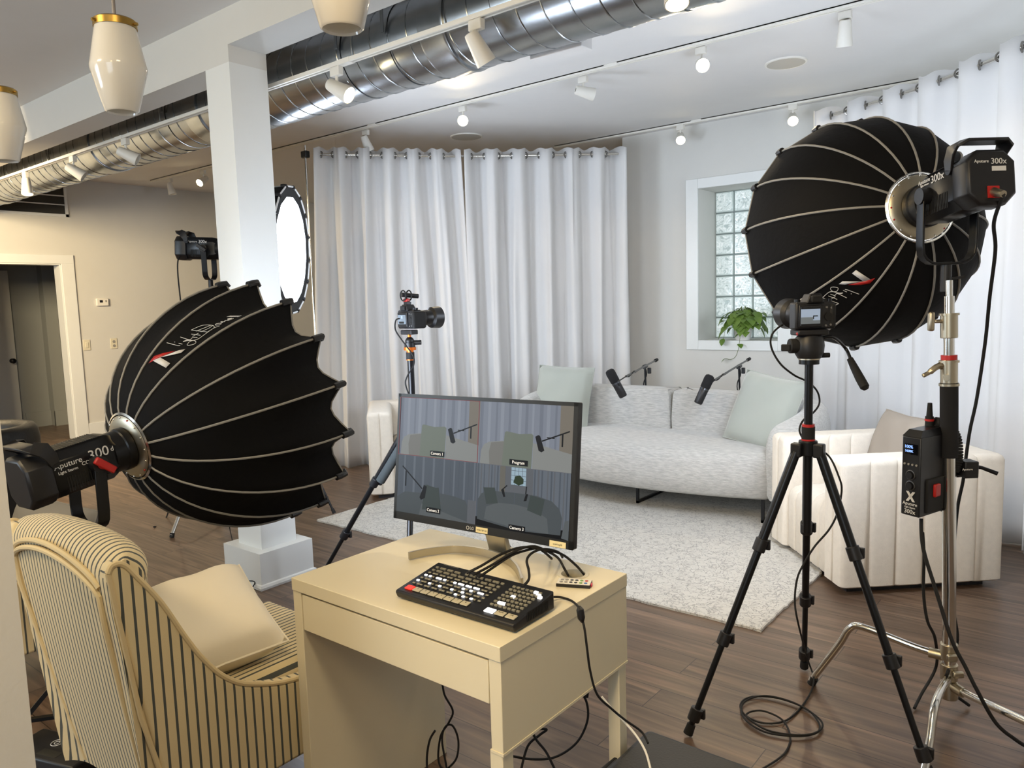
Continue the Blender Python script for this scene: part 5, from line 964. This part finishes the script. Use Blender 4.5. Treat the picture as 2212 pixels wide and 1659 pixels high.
cable('thin black cable lying around the foot of the column', [(-4.0672,2.3509,0.25),(-4.2306,2.4546,0.12)]+[(-3.84, 2.25, .06)]+[(-3.985,2.2903,0.03),(-3.8667,2.2183,0.02),(-3.7184,2.1545,0.03),(-3.6112,2.1354,0.03),(-3.5253,2.1613,0.035),(-3.4862,2.1241,0.02),(-3.4348,2.0692,0.012),(-3.3839,2.0339,0.006),(-3.245,1.9685,0.006)], .003)

# ================================================================== STRIPED ARMCHAIRS
cream, dk = 'dccba2', '4a4e4c'
sxm = stripes('striped_cotton_across', 'X', .0205, cream, dk, .30); sym = stripes('striped_cotton_side', 'Y', .0265, cream, dk, .25); pipm = mat('cream_piping', 'd9c59a', .85, bump=.1, bscale=300)
L0, L1 = -2.46, -1.80
chair = thing('striped_armchair', 'cream and grey striped armchair in the left foreground beside the desk', 'armchair', ((L0+L1)/2, 1.1, 0))
side = [(.735, .869), (.746, .885), (.770, .880), (.798, .842), (.851, .76), (.903, .654), (.946, .577), (1.002, .505), (1.075, .455), (1.207, .412), (1.40, .40), (1.44, .385), (1.45, .35), (1.45, .19), (1.40, .175), (.90, .175), (.855, .19), (.83, .25)]
sp_ = smoothpts([(0, a, b) for a, b in side[:12]], 4)
full = [(p.y, p.z) for p in sp_]+side[12:]
for xa, xb, sgn in ((L1-.055, L1, 1), (L0, L0+.055, -1)):
    mb = MB(); mb.rings([[V((xa, a, b)) for a, b in full], [V((xb, a, b)) for a, b in full]]); s_ = mb.build('side_panel', sym, chair, bevel=.012, seg=3)
    xo = xb if sgn > 0 else xa
    MB().tube([(xo-sgn*.004, p.y, p.z) for p in sp_]+[(xo-sgn*.004, 1.45, .36), (xo-sgn*.004, 1.45, .20)], .0075, 8).build('piping', pipm, s_); MB().tube([(xo-sgn*.004, .735, .868), (xo-sgn*.004, .78, .50), (xo-sgn*.004, .845, .20)], .0065, 8).build('piping', pipm, s_)
# backrest with rolled top
pp = [(.825, .19), (.80, .34), (.775, .50), (.755, .66), (.742, .78)]+[(.803+.066*math.cos(a), .862+.062*math.sin(a)) for a in [math.radians(185-k*205/20) for k in range(21)]]+[(.868, .78), (.882, .68), (.90, .58), (.93, .46), (.93, .20)]
rows = []
for k in range(33):
    u = k/32; X = L0+.012+(L1-L0-.024)*u; ed = abs(2*u-1)**7; top = .035*math.sin(PI*u)**.6-.035
    rows.append([V((X, (a if a < .76 else a-.05*ed*min(1, (a-.76)/.08)), b+top*max(0, (b-.55)/.37))) for a, b in pp])
mb = MB(); mb.rings(rows); mb.mi[-1] = mb.mi[-2] = 1; mb.build('backrest', [sxm, sym], chair, ang=60)
# flat outer back panel framed by piping
bp_ = []
for z, y, a, b in ((.205, .8185, .07, .07), (.50, .7705, .07, .065), (.78, .737, .07, .065)): bp_.append((L0+a, y, z)); 
for off in (0, .02):
    arcp = [V((L0+.065+(L1-L0-.13)*u, .7355-.010*math.sin(PI*u)**.5+off*.12, .80+off+.062*math.sin(PI*u)**.6)) for u in [k/28 for k in range(29)]]
    full_ = ([V((L0+.085, .820, .20)), V((L0+.07, .770, .52)), V((L0+.063, .742, .72))] if not off else [])+arcp+([V((L1-.063, .742, .72)), V((L1-.07, .770, .52)), V((L1-.085, .820, .20))] if not off else [])
    MB().tube(full_, .0075, 8).build('back_piping', pipm, chair)
MB().loft([(L0+.06, .95), (L1-.06, .95), (L1-.06, 1.44), (L1-.08, 1.50), (L0+.08, 1.50), (L0+.06, 1.44)], [(.26, .0), (.30, 0), (.40, -.002), (.425, .012), (.438, .03), (.440, .045)]).build('seat_cushion', sxm, chair, ang=60)
MB().b2((L0+.03, .90, .18), (L1-.03, 1.44, .27)).build('seat_base', sxm, chair, bevel=.01)
for x in (L0+.07, L1-.07):
    for y in (.90, 1.38): MB().tube([(x, y, .19), (x, y-(.03 if y < 1 else -.01), .0)], [.026, .018], 12).build('leg', mat('dark_wood_leg', '1d1713', .4), chair)
e1 = V((.76, .62, -.20)).normalized(); e2 = V((-.55, .72, .34)); F = fxy((-2.07, 1.09, .555), e1+e2*.9, e2-e1*.9); cushion('throw_pillow', F, .37, .17, mat('cream_cotton', 'f0e8d6', .85, bump=.1, bscale=30), 'plump cream pillow lying in the striped armchair', piping=True)
def taper(o):
    for ch in o.children:
        off = ch.matrix_basis.translation
        for v in ch.data.vertices:
            z = v.co.z+off.z; x = v.co.x+off.x; f = (.33-x)/.66; v.co.x += f*.13*max(0, 1-(z-.18)/.55)
        taper(ch)
taper(chair)
c2 = dup(chair, 'second striped armchair behind the first, cut by the left edge'); c2.location = chair.location+V((-1.42, -.08, 0))
F = fxy((-3.30, 1.12, .53), V((1, .3, -.15)), V((-.2, .25, 1))); cushion('throw_pillow', F, .42, .14, mat('grey_arm_cover', '8d8a84', .85), 'grey pillow shape standing in for the arm of the second striped armchair')  # pillow shape added in place of the chair's unlit grey arm

# black leather tub chair
t = thing('tub_chair', 'black leather tub chair at the left edge near the doorway', 'armchair', (-6.13, 1.72, 0)); leather = mat('black_leather', '0f0d0b', .5, bump=.2, bscale=90)
o = [(-6.13+.37*math.cos(a), 1.72+.37*math.sin(a)) for a in [(-.6+k/24*5.0) for k in range(25)]]; o += [(-6.13+.27*math.cos(a), 1.72+.27*math.sin(a)) for a in [(-.6+k/24*5.0) for k in range(25)][::-1]]
MB().loft(o, [(.06, .02), (.30, .0), (.62, -.01), (.68, .0), (.715, .02), (.72, .04)]).build('shell', leather, t, ang=60); MB().lathe([(.001, .08), (.28, .08), (.28, .38), (.25, .42), (.001, .43)], Matrix.Translation((-6.13, 1.72, 0)), 32).build('seat', leather, t)
MB().lathe([(.001, .0), (.25, .0), (.25, .08), (.001, .08)], Matrix.Translation((-6.13, 1.72, 0)), 32).build('base', black, t)

# black case, lower right
t = thing('equipment_case', 'black equipment case standing on the floor beside the desk, cut by the bottom edge', 'case', (-.68, 1.55, 0)); casem = mat('matte_black_case', '1b1b1d', .5, bump=.2, bscale=150)
MB().b2((-.955, 1.36, .0), (-.40, 1.735, .245)).build('body', casem, t, bevel=.02, seg=3); MB().b2((-.965, 1.35, .245), (-.39, 1.745, .30)).build('lid', casem, t, bevel=.02, seg=3)
MB().tube([(-.97, 1.44, .235), (-1.0, 1.46, .24), (-1.005, 1.55, .24), (-1.0, 1.64, .24), (-.97, 1.66, .235)], .012, 10).build('handle', rubber, t); MB().b2((-.975, 1.50, .20), (-.962, 1.60, .28)).build('latch', black, t, bevel=.003)
# black battery box, lower left
t = thing('power_supply', 'black power supply box with a white emblem on the floor behind the striped chair', 'power supply', (-2.58, .82, 0)); Fq = Matrix.Translation((-2.60, .86, 0)) @ Matrix.Rotation(math.radians(18), 4, 'Z')
mb = MB(); mb.T = Fq; mb.b2((-.15, -.07, .005), (.15, .07, .095)); mb.build('case', black, t, bevel=.008); mb = MB(); mb.T = Fq; mb.tube([(-.02+.018*math.cos(2*PI*k/20), .015+.018*math.sin(2*PI*k/20), .0955) for k in range(20)], .0012, 5, loop=True); mb.tube([(-.02+.008*math.cos(2*PI*k/20), .015+.008*math.sin(2*PI*k/20), .0955) for k in range(20)], .001, 5, loop=True); mb.build('emblem', whitee, t)
mb = MB(); mb.T = Fq; mb.b2((-.03, -.05, .095), (.05, -.02, .0956)); mb.build('label', mat('dark_label', '2b2b26', .3), t)
cable('black cable curling on the floor at the left edge by the striped chair', [(-3.7267,1.085,0.02),(-3.7149,1.1313,0.02),(-3.782,1.2054,0.03),(-3.8686,1.2503,0.04),(-4.0605,1.2733,0.03),(-4.115,1.2312,0.02),(-4.1182,1.1921,0.01)], .004)
# printed mark on the softbox fabric, strokes laid along one panel between two ribs
STROKES = [[(590,770),(700,870),(735,880)], [(735,825),(770,858)], [(690,780),(697,786)], [(895,780),(850,775),(800,800),(860,790),(930,805),(945,850),(915,900),(865,918),(820,905),(850,850),(900,810),(1000,780),(1180,665),(1290,600),(1370,580)],
    [(805,685),(890,770),(935,735),(960,715),(1005,735)], [(970,625),(1060,700)], [(960,690),(1060,640)], [(1000,545),(1170,665)], [(1000,545),(1160,490),(1250,485),(1310,520),(1310,565),(1270,610),(1170,665)], [(1050,585),(1200,540),(1290,508)], [(1100,620),(1220,580),(1302,530)],
    [(1345,520),(1370,495),(1410,492),(1432,508),(1410,535),(1365,538),(1345,520)], [(1460,500),(1455,455),(1500,475),(1520,440),(1570,455)], [(1585,410),(1640,400),(1600,385),(1575,410),(1590,445),(1650,415)], [(1615,320),(1685,300)], [(1720,385),(1790,355)], [(1640,315),(1740,375)], [(1670,305),(1765,365)]]
def sprint(t, P, phase, k):
    am = phase+2*PI*(k+.5)/16
    def Q(x, y, off=.004):
        dx, dy = x-1000, y-700; a = dx*.93-dy*.37; b = -dx*.37-dy*.93
        s_ = .4+(a-5)*(.2/703 if a < 5 else .2/581); yc = 75+(a-5)*(  .357 if a < 5 else .10); e = (b-yc)/500
        return P(am+e*2*PI/16, s_, off)
    mb = MB()
    for st_ in STROKES: mb.tube(smoothpts([Q(*p) for p in st_], 4) if len(st_) > 2 else [Q(*p) for p in st_], .0011, 5)
    mb.build('lettering', whitee, t)
    for pts, m_ in (([(245,1055),(350,970),(480,975),(640,995),(400,1045)], redm), ([(310,1050),(415,1045),(500,1240),(430,1305)], whitee), ([(415,1045),(680,1000),(760,1005),(685,1072)], whitee)):
        mb = MB(); mb.add([Q(x, y, .0055) for x, y in pts], [tuple(range(len(pts)))]); mb.build('emblem', m_, t, solid=.0008)
sprint(tL, PLs, 1.752, 14); sprint(tR, PR, 4.254, 15)
